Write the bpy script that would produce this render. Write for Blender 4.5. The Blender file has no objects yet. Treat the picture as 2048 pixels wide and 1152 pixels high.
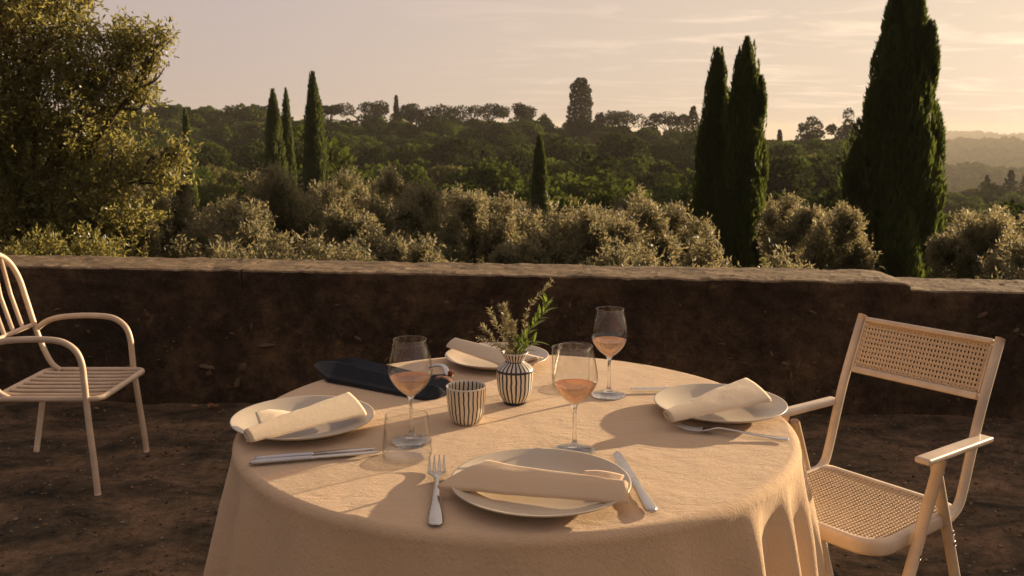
import bpy, bmesh, math, random
import numpy as np
from mathutils import Vector, Matrix, noise

R = math.radians
scene = bpy.context.scene
col = scene.collection

# ------------------------------------------------------------------ camera
cam_d = bpy.data.cameras.new('camera')
cam = bpy.data.objects.new('camera', cam_d)
col.objects.link(cam)
cam.location = (0, 0, 1.40)
cam.rotation_euler = (R(90 - 9.84), 0, 0)
cam_d.sensor_width = 36
cam_d.lens = 36 * 1850 / 2048
cam_d.clip_start = 0.05
cam_d.clip_end = 9000
cam_d.dof.use_dof = True
cam_d.dof.focus_distance = 2.05
cam_d.dof.aperture_fstop = 13.0
scene.camera = cam

# ------------------------------------------------------------------ light
SUN_AZ, SUN_EL = R(54), R(9.0)        # to the right and beyond the wall, low
to_sun = Vector((math.sin(SUN_AZ) * math.cos(SUN_EL), math.cos(SUN_AZ) * math.cos(SUN_EL), math.sin(SUN_EL)))
sun_d = bpy.data.lights.new('sun', 'SUN')
sun_d.energy = 5.0
sun_d.angle = R(0.6)
sun_d.color = (1.0, 0.75, 0.47)
sun = bpy.data.objects.new('sun', sun_d)
col.objects.link(sun)
sun.rotation_euler = to_sun.to_track_quat('Z', 'Y').to_euler()

world = bpy.data.worlds.new('World')
scene.world = world
world.use_nodes = True
wt = world.node_tree
wn, wl = wt.nodes, wt.links
wn.clear()
w_out = wn.new('ShaderNodeOutputWorld')
w_bg = wn.new('ShaderNodeBackground')
w_bg.inputs['Strength'].default_value = 0.115
tc = wn.new('ShaderNodeTexCoord')
sep = wn.new('ShaderNodeSeparateXYZ')
wl.new(tc.outputs['Generated'], sep.inputs[0])
mx = wn.new('ShaderNodeMath'); mx.operation = 'MAXIMUM'; mx.inputs[1].default_value = 0.012
wl.new(sep.outputs['Z'], mx.inputs[0])
comb = wn.new('ShaderNodeCombineXYZ')
wl.new(sep.outputs['X'], comb.inputs['X']); wl.new(sep.outputs['Y'], comb.inputs['Y']); wl.new(mx.outputs[0], comb.inputs['Z'])
sky = wn.new('ShaderNodeTexSky')
sky.sky_type = 'NISHITA'
sky.sun_disc = False
sky.sun_elevation = SUN_EL
sky.sun_rotation = SUN_AZ
sky.altitude = 100
sky.air_density = 1.0
sky.dust_density = 1.5
sky.ozone_density = 0.6
wl.new(comb.outputs[0], sky.inputs['Vector'])
# evening haze: the blue is pulled to warm grey-pink over the whole dome
bw = wn.new('ShaderNodeRGBToBW'); wl.new(sky.outputs[0], bw.inputs[0])
des = wn.new('ShaderNodeMix'); des.data_type = 'RGBA'; des.inputs['Factor'].default_value = 0.80
wl.new(sky.outputs[0], des.inputs['A']); wl.new(bw.outputs[0], des.inputs['B'])
tint = wn.new('ShaderNodeMix'); tint.data_type = 'RGBA'; tint.blend_type = 'MULTIPLY'; tint.inputs['Factor'].default_value = 1.0
wl.new(des.outputs['Result'], tint.inputs['A']); tint.inputs['B'].default_value = (1.04, 0.89, 0.76, 1)
# thin high veil of evening cloud that evens out the dome
vr = wn.new('ShaderNodeValToRGB')
ve = vr.color_ramp.elements
ve[0].position = 0.0; ve[0].color = (0.73, 0.57, 0.46, 1)
ve[1].position = 0.22; ve[1].color = (0.64, 0.53, 0.54, 1)
wl.new(mx.outputs[0], vr.inputs['Fac'])
vsc = wn.new('ShaderNodeVectorMath'); vsc.operation = 'SCALE'; 
# the dusk sky grows dimmer away from the sun
sdot = wn.new('ShaderNodeVectorMath'); sdot.operation = 'DOT_PRODUCT'; sdot.inputs[1].default_value = tuple(to_sun)
wl.new(tc.outputs['Generated'], sdot.inputs[0])
sb = wn.new('ShaderNodeMapRange'); sb.inputs['From Min'].default_value = -1.0; sb.inputs['From Max'].default_value = 1.0
sb.inputs['To Min'].default_value = 1.5; sb.inputs['To Max'].default_value = 5.0
wl.new(sdot.outputs['Value'], sb.inputs['Value'])
wl.new(sb.outputs[0], vsc.inputs['Scale'])

wsun = wn.new('ShaderNodeMix'); wsun.data_type = 'RGBA'; wsun.inputs['B'].default_value = (0.78, 0.605, 0.41, 1)
wl.new(vr.outputs['Color'], wsun.inputs['A']); wl.new(wsun.outputs['Result'], vsc.inputs[0])
sw = wn.new('ShaderNodeMapRange'); sw.inputs['From Min'].default_value = 0.35; sw.inputs['From Max'].default_value = 1.0
sw.inputs['To Min'].default_value = 0.0; sw.inputs['To Max'].default_value = 0.9
wl.new(sdot.outputs['Value'], sw.inputs['Value']); wl.new(sw.outputs[0], wsun.inputs['Factor'])
veil = wn.new('ShaderNodeMix'); veil.data_type = 'RGBA'; veil.inputs['Factor'].default_value = 0.92
wl.new(tint.outputs['Result'], veil.inputs['A']); wl.new(vsc.outputs[0], veil.inputs['B'])
tint = veil
# thin streaky cloud, laid out on a flat layer overhead
addz = wn.new('ShaderNodeMath'); addz.operation = 'ADD'; addz.inputs[1].default_value = 0.10
wl.new(mx.outputs[0], addz.inputs[0])
dx = wn.new('ShaderNodeMath'); dx.operation = 'DIVIDE'; wl.new(sep.outputs['X'], dx.inputs[0]); wl.new(addz.outputs[0], dx.inputs[1])
dy = wn.new('ShaderNodeMath'); dy.operation = 'DIVIDE'; wl.new(sep.outputs['Y'], dy.inputs[0]); wl.new(addz.outputs[0], dy.inputs[1])
cl = wn.new('ShaderNodeCombineXYZ'); wl.new(dx.outputs[0], cl.inputs['X']); wl.new(dy.outputs[0], cl.inputs['Y'])
cmap = wn.new('ShaderNodeMapping'); cmap.inputs['Rotation'].default_value = (0, 0, R(-14)); cmap.inputs['Scale'].default_value = (1.0, 1.9, 1)
cmap.inputs['Location'].default_value = (0.35, 0.0, 0)
wl.new(cl.outputs[0], cmap.inputs['Vector'])
cn = wn.new('ShaderNodeTexNoise'); cn.inputs['Scale'].default_value = 1.5; cn.inputs['Detail'].default_value = 7; cn.inputs['Roughness'].default_value = 0.58
cn.inputs['Distortion'].default_value = 0.5
wl.new(cmap.outputs[0], cn.inputs['Vector'])
cr = wn.new('ShaderNodeMapRange'); cr.inputs['From Min'].default_value = 0.50; cr.inputs['From Max'].default_value = 0.72
wl.new(cn.outputs['Fac'], cr.inputs['Value'])
cm = wn.new('ShaderNodeMath'); cm.operation = 'MULTIPLY'; 
csun = wn.new('ShaderNodeMapRange'); csun.inputs['From Min'].default_value = 0.48; csun.inputs['From Max'].default_value = 0.85
csun.inputs['To Min'].default_value = 0.02; csun.inputs['To Max'].default_value = 0.45
wl.new(sdot.outputs['Value'], csun.inputs['Value']); wl.new(csun.outputs[0], cm.inputs[1]); wl.new(cr.outputs[0], cm.inputs[0])
cmix = wn.new('ShaderNodeMix'); cmix.data_type = 'RGBA'
cbright = wn.new('ShaderNodeMix'); cbright.data_type = 'RGBA'; cbright.blend_type = 'MULTIPLY'; cbright.inputs['Factor'].default_value = 1.0
wl.new(tint.outputs['Result'], cbright.inputs['A']); cbright.inputs['B'].default_value = (1.75, 1.68, 1.6, 1)
wl.new(cm.outputs[0], cmix.inputs['Factor']); wl.new(tint.outputs['Result'], cmix.inputs['A']); wl.new(cbright.outputs['Result'], cmix.inputs['B'])
wl.new(cmix.outputs['Result'], w_bg.inputs['Color'])
wl.new(w_bg.outputs[0], w_out.inputs['Surface'])

vs = scene.view_settings
vs.view_transform = 'Standard'
vs.look = 'None'
vs.gamma = 1
vs.exposure = 0.92
vs.use_curve_mapping = False
cy = scene.cycles
cy.use_denoising = True
cy.max_bounces = 10
cy.diffuse_bounces = 3
cy.glossy_bounces = 4
cy.transmission_bounces = 8
cy.transparent_max_bounces = 24
cy.volume_bounces = 1
cy.caustics_refractive = False
cy.caustics_reflective = False
cy.sample_clamp_indirect = 4.0

# ------------------------------------------------------------------ helpers
def link(o, parent=None):
    col.objects.link(o)
    if parent is not None:
        o.parent = parent
    return o

def tag(o, label=None, cat=None, group=None, kind=None):
    if label: o['label'] = label
    if cat: o['category'] = cat
    if group: o['group'] = group
    if kind: o['kind'] = kind
    return o

def thing(name, label, cat, loc=(0, 0, 0), rot=(0, 0, 0), group=None):
    o = bpy.data.objects.new(name, None)
    o.empty_display_size = 0.05
    o.location = loc
    o.rotation_euler = rot
    link(o)
    return tag(o, label, cat, group)

def mesh_from(verts, faces, name, smooth=True):
    me = bpy.data.meshes.new(name)
    me.from_pydata([tuple(v) for v in verts], [], faces)
    if smooth:
        me.polygons.foreach_set('use_smooth', [True] * len(me.polygons))
    me.update()
    return me

def mesh_np(V, Q, name, smooth=False):
    """V (n,3), Q (m,4) quads"""
    me = bpy.data.meshes.new(name)
    V = np.asarray(V, dtype=np.float32); Q = np.asarray(Q, dtype=np.int32)
    me.vertices.add(len(V)); me.vertices.foreach_set('co', V.ravel())
    me.loops.add(Q.size); me.loops.foreach_set('vertex_index', Q.ravel())
    me.polygons.add(len(Q))
    me.polygons.foreach_set('loop_start', np.arange(len(Q), dtype=np.int32) * Q.shape[1])
    if smooth:
        me.polygons.foreach_set('use_smooth', np.ones(len(Q), dtype=bool))
    me.update(calc_edges=True)
    return me

def obj(name, me, mat, parent=None, loc=None, rot=None):
    o = bpy.data.objects.new(name, me)
    if mat is not None and len(me.materials) == 0:
        me.materials.append(mat)
    if loc is not None: o.location = loc
    if rot is not None: o.rotation_euler = rot
    return link(o, parent)

def lathe(profile, n=48):
    V, F = [], []
    idx = []
    for r, z in profile:
        if r < 1e-6:
            idx.append([len(V)]); V.append((0, 0, z))
        else:
            b = len(V); idx.append(list(range(b, b + n)))
            for k in range(n):
                a = 2 * math.pi * k / n
                V.append((r * math.cos(a), r * math.sin(a), z))
    for i in range(len(profile) - 1):
        A, B = idx[i], idx[i + 1]
        for k in range(n):
            k2 = (k + 1) % n
            if len(A) == 1 and len(B) == 1: continue
            if len(A) == 1: F.append((A[0], B[k2], B[k]))
            elif len(B) == 1: F.append((A[k], A[k2], B[0]))
            else: F.append((A[k], A[k2], B[k2], B[k]))
    return V, F

def smooth_path(pts, sub=6, closed=False):
    P = [Vector(p) for p in pts]; n = len(P); out = []
    rng = range(n if closed else n - 1)
    for i in rng:
        if closed: p0, p1, p2, p3 = P[(i - 1) % n], P[i], P[(i + 1) % n], P[(i + 2) % n]
        else: p0, p1, p2, p3 = P[max(i - 1, 0)], P[i], P[i + 1], P[min(i + 2, n - 1)]
        for k in range(sub):
            t = k / sub
            out.append(0.5 * ((2 * p1) + (p2 - p0) * t + (2 * p0 - 5 * p1 + 4 * p2 - p3) * t * t + (3 * p1 - p0 - 3 * p2 + p3) * t ** 3))
    if not closed: out.append(P[-1])
    return out

def tube(path, r, n=12, closed=False, flat=None):
    """tube along a path; r number or list; flat=(kx,ky) squashes the section"""
    P = [Vector(p) for p in path]; m = len(P)
    rr = r if isinstance(r, (list, tuple)) else [r] * m
    V, F = [], []
    up = None
    for i in range(m):
        if closed: t = P[(i + 1) % m] - P[(i - 1) % m]
        else: t = P[min(i + 1, m - 1)] - P[max(i - 1, 0)]
        t.normalize()
        if up is None:
            up = Vector((0, 0, 1)) if abs(t.z) < 0.9 else Vector((1, 0, 0))
        x = t.cross(up)
        if x.length < 1e-4: x = t.orthogonal()
        x.normalize(); y = x.cross(t).normalized(); up = y
        kx, ky = flat or (1, 1)
        for k in range(n):
            a = 2 * math.pi * k / n
            V.append(P[i] + x * (rr[i] * kx * math.cos(a)) + y * (rr[i] * ky * math.sin(a)))
    rg = m if closed else m - 1
    for i in range(rg):
        j = (i + 1) % m
        for k in range(n):
            k2 = (k + 1) % n
            F.append((i * n + k, j * n + k, j * n + k2, i * n + k2)[::-1])
    if not closed:
        F.append(tuple(range(n))); F.append(tuple(range((m - 1) * n, m * n))[::-1])
    return V, F

def tube_obj(name, path, r, mat, parent, n=12, closed=False, flat=None):
    V, F = tube(path, r, n, closed, flat)
    return obj(name, mesh_from(V, F, name), mat, parent)

def join(parts):
    V, F = [], []
    for v, f in parts:
        b = len(V); V += [tuple(p) for p in v]; F += [tuple(i + b for i in q) for q in f]
    return V, F

def rbox(sx, sy, sz, bev=0.004, seg=2, mat4=None):
    """bevelled box centred at the origin as a mesh"""
    bm = bmesh.new()
    bmesh.ops.create_cube(bm, size=1)
    for v in bm.verts: v.co = Vector((v.co.x * sx, v.co.y * sy, v.co.z * sz))
    bmesh.ops.bevel(bm, geom=list(bm.edges), offset=bev, segments=seg, affect='EDGES', profile=0.5)
    if mat4 is not None: bmesh.ops.transform(bm, matrix=mat4, verts=bm.verts)
    me = bpy.data.meshes.new('box'); bm.to_mesh(me); bm.free()
    for p in me.polygons: p.use_smooth = False
    return me

def fbm(x, y, z, oct=4, sc=1.0):
    return noise.fractal(Vector((x * sc, y * sc, z * sc)), 1.0, 2.0, oct)

# ------------------------------------------------------------------ materials
def new_mat(name):
    m = bpy.data.materials.new(name); m.use_nodes = True
    nt = m.node_tree
    return m, nt, nt.nodes['Principled BSDF'], nt.nodes['Material Output']

def nd(nt, t, **kw):
    n = nt.nodes.new(t)
    for k, v in kw.items():
        if k in n.inputs.keys(): n.inputs[k].default_value = v
        else: setattr(n, k, v)
    return n

def ramp(nt, fac, stops):
    r = nt.nodes.new('ShaderNodeValToRGB')
    e = r.color_ramp.elements
    while len(e) < len(stops): e.new(0.5)
    for k, (p, c) in enumerate(stops):
        e[k].position = p; e[k].color = (*c, 1) if len(c) == 3 else c
    nt.links.new(fac, r.inputs['Fac'])
    return r.outputs['Color']

def mixc(nt, f, a, b, blend='MIX'):
    m = nt.nodes.new('ShaderNodeMix'); m.data_type = 'RGBA'; m.blend_type = blend
    for s, v in (('Factor', f), ('A', a), ('B', b)):
        if hasattr(v, 'is_linked') or hasattr(v, 'links'): nt.links.new(v, m.inputs[s])
        elif s == 'Factor': m.inputs[s].default_value = v
        else: m.inputs[s].default_value = (*v, 1)
    return m.outputs['Result']

def noise_fac(nt, scale, detail=5, rough=0.55, vec=None, dist=0.0):
    n = nd(nt, 'ShaderNodeTexNoise'); n.inputs['Scale'].default_value = scale
    n.inputs['Detail'].default_value = detail; n.inputs['Roughness'].default_value = rough; n.inputs['Distortion'].default_value = dist
    if vec is not None: nt.links.new(vec, n.inputs['Vector'])
    return n.outputs['Fac']

def coords(nt, scale=(1, 1, 1), rot=(0, 0, 0), kind='Object'):
    t = nt.nodes.new('ShaderNodeTexCoord'); m = nt.nodes.new('ShaderNodeMapping')
    m.inputs['Scale'].default_value = scale; m.inputs['Rotation'].default_value = rot
    nt.links.new(t.outputs[kind], m.inputs['Vector'])
    return m.outputs['Vector']

def bump(nt, bsdf, height, strength, dist, prev=None):
    b = nt.nodes.new('ShaderNodeBump'); b.inputs['Strength'].default_value = strength; b.inputs['Distance'].default_value = dist
    nt.links.new(height, b.inputs['Height'])
    if prev is not None: nt.links.new(prev, b.inputs['Normal'])
    nt.links.new(b.outputs[0], bsdf.inputs['Normal'])
    return b.outputs[0]

def m_linen(name, c1, c2, crinkle=1.0, weave=1500):
    m, nt, b, out = new_mat(name)
    v = coords(nt)
    big = noise_fac(nt, 6, 4, 0.6, v)
    b.inputs['Roughness'].default_value = 0.9
    b.inputs['Specular IOR Level'].default_value = 0.15
    b.inputs['Sheen Weight'].default_value = 0.25
    b.inputs['Sheen Roughness'].default_value = 0.4
    nt.links.new(ramp(nt, big, [(0.3, c1), (0.7, c2)]), b.inputs['Base Color'])
    vx = coords(nt, (1, 3.2, 1), (0, 0, R(8)))
    cr1 = noise_fac(nt, 115, 6, 0.62, vx, 0.8)
    cr2 = noise_fac(nt, 16, 4, 0.6, coords(nt, (1, 2.0, 1), (0, 0, R(-12))), 1.2)
    n1 = bump(nt, b, cr1, 0.75 * crinkle, 0.004)
    n2 = bump(nt, b, cr2, 0.32 * crinkle, 0.010, n1)
    wv = nd(nt, 'ShaderNodeTexNoise'); wv.inputs['Scale'].default_value = weave / 4; wv.inputs['Detail'].default_value = 2
    nt.links.new(coords(nt, (1, 0.35, 1)), wv.inputs['Vector'])
    bump(nt, b, wv.outputs['Fac'], 0.25, 0.0012, n2)
    return m

def m_plain(name, c, rough=0.5, metal=0.0, var=0.06, vscale=12, coat=0.0, bmp=0.0, bscale=200):
    m, nt, b, out = new_mat(name)
    f = noise_fac(nt, vscale, 5, 0.6, coords(nt))
    lo = tuple(max(0, x * (1 - var * 2)) for x in c); hi = tuple(min(1, x * (1 + var)) for x in c)
    nt.links.new(ramp(nt, f, [(0.3, lo), (0.7, hi)]), b.inputs['Base Color'])
    b.inputs['Roughness'].default_value = rough
    b.inputs['Metallic'].default_value = metal
    b.inputs['Coat Weight'].default_value = coat
    b.inputs['Coat Roughness'].default_value = 0.08
    if bmp: bump(nt, b, noise_fac(nt, bscale, 3, 0.6, coords(nt)), bmp, 0.001)
    return m

def m_leaf(name, c1, c2, trans=(0.2, 0.2, 0.05), tw=0.45, rough=0.4, spec=0.5, per_obj=0.0):
    m, nt, b, out = new_mat(name)
    g = nt.nodes.new('ShaderNodeNewGeometry')
    fac = g.outputs['Random Per Island']
    c = ramp(nt, fac, [(0.0, c1), (1.0, c2)])
    if per_obj:
        oi = nt.nodes.new('ShaderNodeObjectInfo')
        h = nt.nodes.new('ShaderNodeHueSaturation')
        r1 = nd(nt, 'ShaderNodeMapRange'); r1.inputs['To Min'].default_value = 1 - per_obj; r1.inputs['To Max'].default_value = 1 + per_obj * 1.3
        nt.links.new(oi.outputs['Random'], r1.inputs['Value']); nt.links.new(r1.outputs[0], h.inputs['Value'])
        r2 = nd(nt, 'ShaderNodeMapRange'); r2.inputs['To Min'].default_value = 0.47; r2.inputs['To Max'].default_value = 0.525
        ml = nd(nt, 'ShaderNodeMath', operation='FRACT'); mm = nd(nt, 'ShaderNodeMath', operation='MULTIPLY'); mm.inputs[1].default_value = 7.31
        nt.links.new(oi.outputs['Random'], mm.inputs[0]); nt.links.new(mm.outputs[0], ml.inputs[0]); nt.links.new(ml.outputs[0], r2.inputs['Value'])
        nt.links.new(r2.outputs[0], h.inputs['Hue'])
        nt.links.new(c, h.inputs['Color']); c = h.outputs['Color']
    nt.links.new(c, b.inputs['Base Color'])
    b.inputs['Roughness'].default_value = rough
    b.inputs['Specular IOR Level'].default_value = spec
    t = nt.nodes.new('ShaderNodeBsdfTranslucent'); t.inputs['Color'].default_value = (*trans, 1)
    mx = nt.nodes.new('ShaderNodeMixShader'); mx.inputs[0].default_value = tw
    nt.links.new(b.outputs[0], mx.inputs[1]); nt.links.new(t.outputs[0], mx.inputs[2])
    nt.links.new(mx.outputs[0], out.inputs['Surface'])
    return m

def m_thin_glass():
    m, nt, b, out = new_mat('thin_glass')
    nt.nodes.remove(b)
    tr = nt.nodes.new('ShaderNodeBsdfTransparent'); tr.inputs['Color'].default_value = (0.99, 0.99, 0.985, 1)
    tr2 = nt.nodes.new('ShaderNodeBsdfTransparent'); tr2.inputs['Color'].default_value = (0.80, 0.76, 0.68, 1)
    gl = nt.nodes.new('ShaderNodeBsdfGlossy'); gl.inputs['Roughness'].default_value = 0.01
    lw = nt.nodes.new('ShaderNodeLayerWeight'); lw.inputs['Blend'].default_value = 0.5
    edge = nd(nt, 'ShaderNodeMath', operation='POWER'); edge.inputs[1].default_value = 5
    nt.links.new(lw.outputs['Facing'], edge.inputs[0])
    mA = nt.nodes.new('ShaderNodeMixShader'); nt.links.new(edge.outputs[0], mA.inputs[0]); nt.links.new(tr.outputs[0], mA.inputs[1]); nt.links.new(tr2.outputs[0], mA.inputs[2])
    fr = nd(nt, 'ShaderNodeMath', operation='MULTIPLY_ADD'); fr.inputs[1].default_value = 0.80; fr.inputs[2].default_value = 0.042
    nt.links.new(edge.outputs[0], fr.inputs[0])
    mB = nt.nodes.new('ShaderNodeMixShader'); nt.links.new(fr.outputs[0], mB.inputs[0]); nt.links.new(mA.outputs[0], mB.inputs[1]); nt.links.new(gl.outputs[0], mB.inputs[2])
    nt.links.new(mB.outputs[0], out.inputs['Surface'])
    return m

def m_glass(name, c=(1, 1, 1), ior=1.5, rough=0.0):
    m, nt, b, out = new_mat(name)
    b.inputs['Base Color'].default_value = (*c, 1)
    b.inputs['Transmission Weight'].default_value = 1
    b.inputs['Roughness'].default_value = rough
    b.inputs['IOR'].default_value = ior
    tr = nt.nodes.new('ShaderNodeBsdfTransparent'); tr.inputs['Color'].default_value = (0.97, 0.97, 0.96, 1)
    mx = nt.nodes.new('ShaderNodeMixShader'); mx.inputs[0].default_value = 0.22
    nt.links.new(b.outputs[0], mx.inputs[1]); nt.links.new(tr.outputs[0], mx.inputs[2])
    nt.links.new(mx.outputs[0], out.inputs['Surface'])
    return m

def m_wine():
    m, nt, b, out = new_mat('rose_wine')
    b.inputs['Base Color'].default_value = (0.97, 0.62, 0.37, 1)
    b.inputs['Transmission Weight'].default_value = 1
    b.inputs['Roughness'].default_value = 0.0
    b.inputs['IOR'].default_value = 1.33
    tr = nt.nodes.new('ShaderNodeBsdfTransparent'); tr.inputs['Color'].default_value = (0.97, 0.65, 0.40, 1)
    mx = nt.nodes.new('ShaderNodeMixShader'); mx.inputs[0].default_value = 0.45
    nt.links.new(b.outputs[0], mx.inputs[1]); nt.links.new(tr.outputs[0], mx.inputs[2])
    nt.links.new(mx.outputs[0], out.inputs['Surface'])
    return m

def m_dirt():
    m, nt, b, out = new_mat('packed_dirt')
    v = coords(nt)
    f1 = noise_fac(nt, 2.6, 9, 0.68, coords(nt, (1, 1.6, 1)), 0.5)
    f2 = noise_fac(nt, 22, 6, 0.7, v)
    f3 = noise_fac(nt, 130, 6, 0.75, v)
    c = ramp(nt, f1, [(0.34, (0.034, 0.030, 0.018)), (0.47, (0.13, 0.092, 0.055)), (0.60, (0.25, 0.16, 0.094)), (0.76, (0.34, 0.22, 0.132))])
    c = mixc(nt, 0.75, c, ramp(nt, f2, [(0.3, (0.35, 0.32, 0.28)), (0.55, (1, 1, 1)), (0.75, (1.35, 1.25, 1.1))]), 'MULTIPLY')
    c = mixc(nt, 0.6, c, ramp(nt, f3, [(0.35, (0.4, 0.38, 0.35)), (0.6, (1.1, 1.05, 1)), (0.78, (2.2, 2.0, 1.7))]), 'MULTIPLY')
    nt.links.new(c, b.inputs['Base Color'])
    b.inputs['Roughness'].default_value = 0.95
    b.inputs['Specular IOR Level'].default_value = 0.2
    n1 = bump(nt, b, f2, 0.8, 0.02)
    bump(nt, b, f3, 0.8, 0.008, n1)
    return m

def m_wall():
    m, nt, b, out = new_mat('weathered_wall')
    v = coords(nt)
    f1 = noise_fac(nt, 2.2, 8, 0.65, v, 0.3)
    f2 = noise_fac(nt, 14, 7, 0.7, v)
    f3 = noise_fac(nt, 60, 5, 0.7, v)
    c = ramp(nt, f1, [(0.3, (0.032, 0.024, 0.017)), (0.5, (0.078, 0.053, 0.034)), (0.68, (0.16, 0.102, 0.057))])
    vo = nd(nt, 'ShaderNodeTexVoronoi', feature='F1'); vo.inputs['Scale'].default_value = 7; nt.links.new(v, vo.inputs['Vector'])
    spot = ramp(nt, vo.outputs['Distance'], [(0.12, (1, 1, 1)), (0.26, (0, 0, 0))])
    pick = ramp(nt, noise_fac(nt, 3.1, 3, 0.6, v), [(0.50, (0, 0, 0)), (0.62, (1, 1, 1))])
    pick2 = ramp(nt, f2, [(0.42, (0, 0, 0)), (0.62, (1, 1, 1))])
    sp = mixc(nt, 1.0, mixc(nt, 1.0, spot, pick, 'MULTIPLY'), pick2, 'MULTIPLY')
    c = mixc(nt, sp, c, (0.34, 0.20, 0.08))
    c = mixc(nt, 0.8, c, ramp(nt, f2, [(0.3, (0.35, 0.33, 0.3)), (0.52, (1, 1, 1)), (0.72, (1.7, 1.55, 1.3))]), 'MULTIPLY')
    c = mixc(nt, 0.5, c, ramp(nt, f3, [(0.3, (0.45, 0.45, 0.42)), (0.6, (1.1, 1.1, 1.1)), (0.75, (1.8, 1.7, 1.4))]), 'MULTIPLY')
    nt.links.new(c, b.inputs['Base Color'])
    b.inputs['Roughness'].default_value = 0.95
    b.inputs['Specular IOR Level'].default_value = 0.15
    n1 = bump(nt, b, f2, 1.0, 0.035)
    bump(nt, b, f3, 1.0, 0.009, n1)
    return m

def m_coping():
    m, nt, b, out = new_mat('coping_stone')
    v = coords(nt, (1, 2.5, 1))
    f1 = noise_fac(nt, 5, 8, 0.7, v, 0.6)
    f2 = noise_fac(nt, 45, 6, 0.7, v)
    c = ramp(nt, f1, [(0.3, (0.080, 0.057, 0.034)), (0.5, (0.22, 0.157, 0.094)), (0.7, (0.37, 0.27, 0.168))])
    c = mixc(nt, 0.8, c, ramp(nt, f2, [(0.3, (0.4, 0.38, 0.35)), (0.55, (1, 1, 1)), (0.75, (1.4, 1.35, 1.25))]), 'MULTIPLY')
    nt.links.new(c, b.inputs['Base Color'])
    b.inputs['Roughness'].default_value = 0.92
    b.inputs['Specular IOR Level'].default_value = 0.2
    n1 = bump(nt, b, f1, 0.7, 0.02)
    bump(nt, b, f2, 0.9, 0.008, n1)
    return m

def m_stripes(name, n, base, dark, w=0.16, bands=(), seed=0.0):
    """hand painted wavy vertical stripes round the axis, plus horizontal bands at heights"""
    m, nt, b, out = new_mat(name)
    t = nt.nodes.new('ShaderNodeTexCoord'); s = nt.nodes.new('ShaderNodeSeparateXYZ')
    nt.links.new(t.outputs['Object'], s.inputs[0])
    at = nd(nt, 'ShaderNodeMath', operation='ARCTAN2'); nt.links.new(s.outputs['Y'], at.inputs[0]); nt.links.new(s.outputs['X'], at.inputs[1])
    wob = noise_fac(nt, 26, 2, 0.5, coords(nt, (1, 1, 1.6), (0, 0, seed)))
    wm = nd(nt, 'ShaderNodeMath', operation='MULTIPLY_ADD'); wm.inputs[1].default_value = 0.13; nt.links.new(wob, wm.inputs[0]); nt.links.new(at.outputs[0], wm.inputs[2])
    sc = nd(nt, 'ShaderNodeMath', operation='MULTIPLY'); sc.inputs[1].default_value = n / (2 * math.pi); nt.links.new(wm.outputs[0], sc.inputs[0])
    fr = nd(nt, 'ShaderNodeMath', operation='FRACT'); nt.links.new(sc.outputs[0], fr.inputs[0])
    pp = nd(nt, 'ShaderNodeMath', operation='SUBTRACT'); pp.inputs[1].default_value = 0.5; nt.links.new(fr.outputs[0], pp.inputs[0])
    ab = nd(nt, 'ShaderNodeMath', operation='ABSOLUTE'); nt.links.new(pp.outputs[0], ab.inputs[0])
    lw = nd(nt, 'ShaderNodeMath', operation='LESS_THAN'); lw.inputs[1].default_value = w; nt.links.new(ab.outputs[0], lw.inputs[0])
    fac = lw.outputs[0]
    for z0, z1 in bands:
        g = nd(nt, 'ShaderNodeMath', operation='GREATER_THAN'); g.inputs[1].default_value = z0; nt.links.new(s.outputs['Z'], g.inputs[0])
        l = nd(nt, 'ShaderNodeMath', operation='LESS_THAN'); l.inputs[1].default_value = z1; nt.links.new(s.outputs['Z'], l.inputs[0])
        k = nd(nt, 'ShaderNodeMath', operation='MULTIPLY'); nt.links.new(g.outputs[0], k.inputs[0]); nt.links.new(l.outputs[0], k.inputs[1])
        mxn = nd(nt, 'ShaderNodeMath', operation='MAXIMUM'); nt.links.new(fac, mxn.inputs[0]); nt.links.new(k.outputs[0], mxn.inputs[1]); fac = mxn.outputs[0]
    c = mixc(nt, fac, base, dark)
    nt.links.new(c, b.inputs['Base Color'])
    b.inputs['Roughness'].default_value = 0.35
    b.inputs['Coat Weight'].default_value = 0.3
    return m

M = {}
M['linen'] = m_linen('table_linen', (0.655, 0.452, 0.265), (0.705, 0.495, 0.298))
M['napkin'] = m_linen('napkin_linen', (0.69, 0.545, 0.37), (0.75, 0.60, 0.42), 0.28)
M['napkin2'] = m_linen('napkin_linen_peach', (0.67, 0.48, 0.30), (0.71, 0.52, 0.33), 0.28)
M['plate'] = m_plain('stoneware', (0.53, 0.44, 0.32), 0.34, 0, 0.02, 20, 0.08)
M['steel'] = m_plain('steel', (0.56, 0.54, 0.51), 0.2, 1.0, 0.03, 30)
M['steel_brushed'] = m_plain('brushed_steel', (0.54, 0.52, 0.50), 0.28, 1.0, 0.04, 60)
M['thin_glass'] = m_thin_glass()
M['glass'] = m_glass('solid_glass')
M['wine'] = m_wine()
M['vase'] = m_stripes('vase_stripes', 24, (0.68, 0.60, 0.48), (0.012, 0.013, 0.02), 0.20, ((-0.001, 0.007), (0.080, 0.0855), (0.1035, 0.1055)))
M['cup'] = m_stripes('cup_stripes', 26, (0.72, 0.62, 0.46), (0.014, 0.014, 0.02), 0.16, (), 1.0)
M['glaze'] = m_plain('cream_glaze', (0.68, 0.60, 0.48), 0.3, 0, 0.03, 30, 0.3)
M['navy'] = m_plain('navy_leather', (0.0045, 0.0062, 0.0105), 0.33, 0, 0.2, 20, 0.0, 0.25, 300)
M['navy'].node_tree.nodes['Principled BSDF'].inputs['Specular IOR Level'].default_value = 0.3
M['copper'] = m_plain('brown_crust', (0.32, 0.11, 0.035), 0.45, 0, 0.5, 90, 0.1, 0.6, 160)
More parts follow.
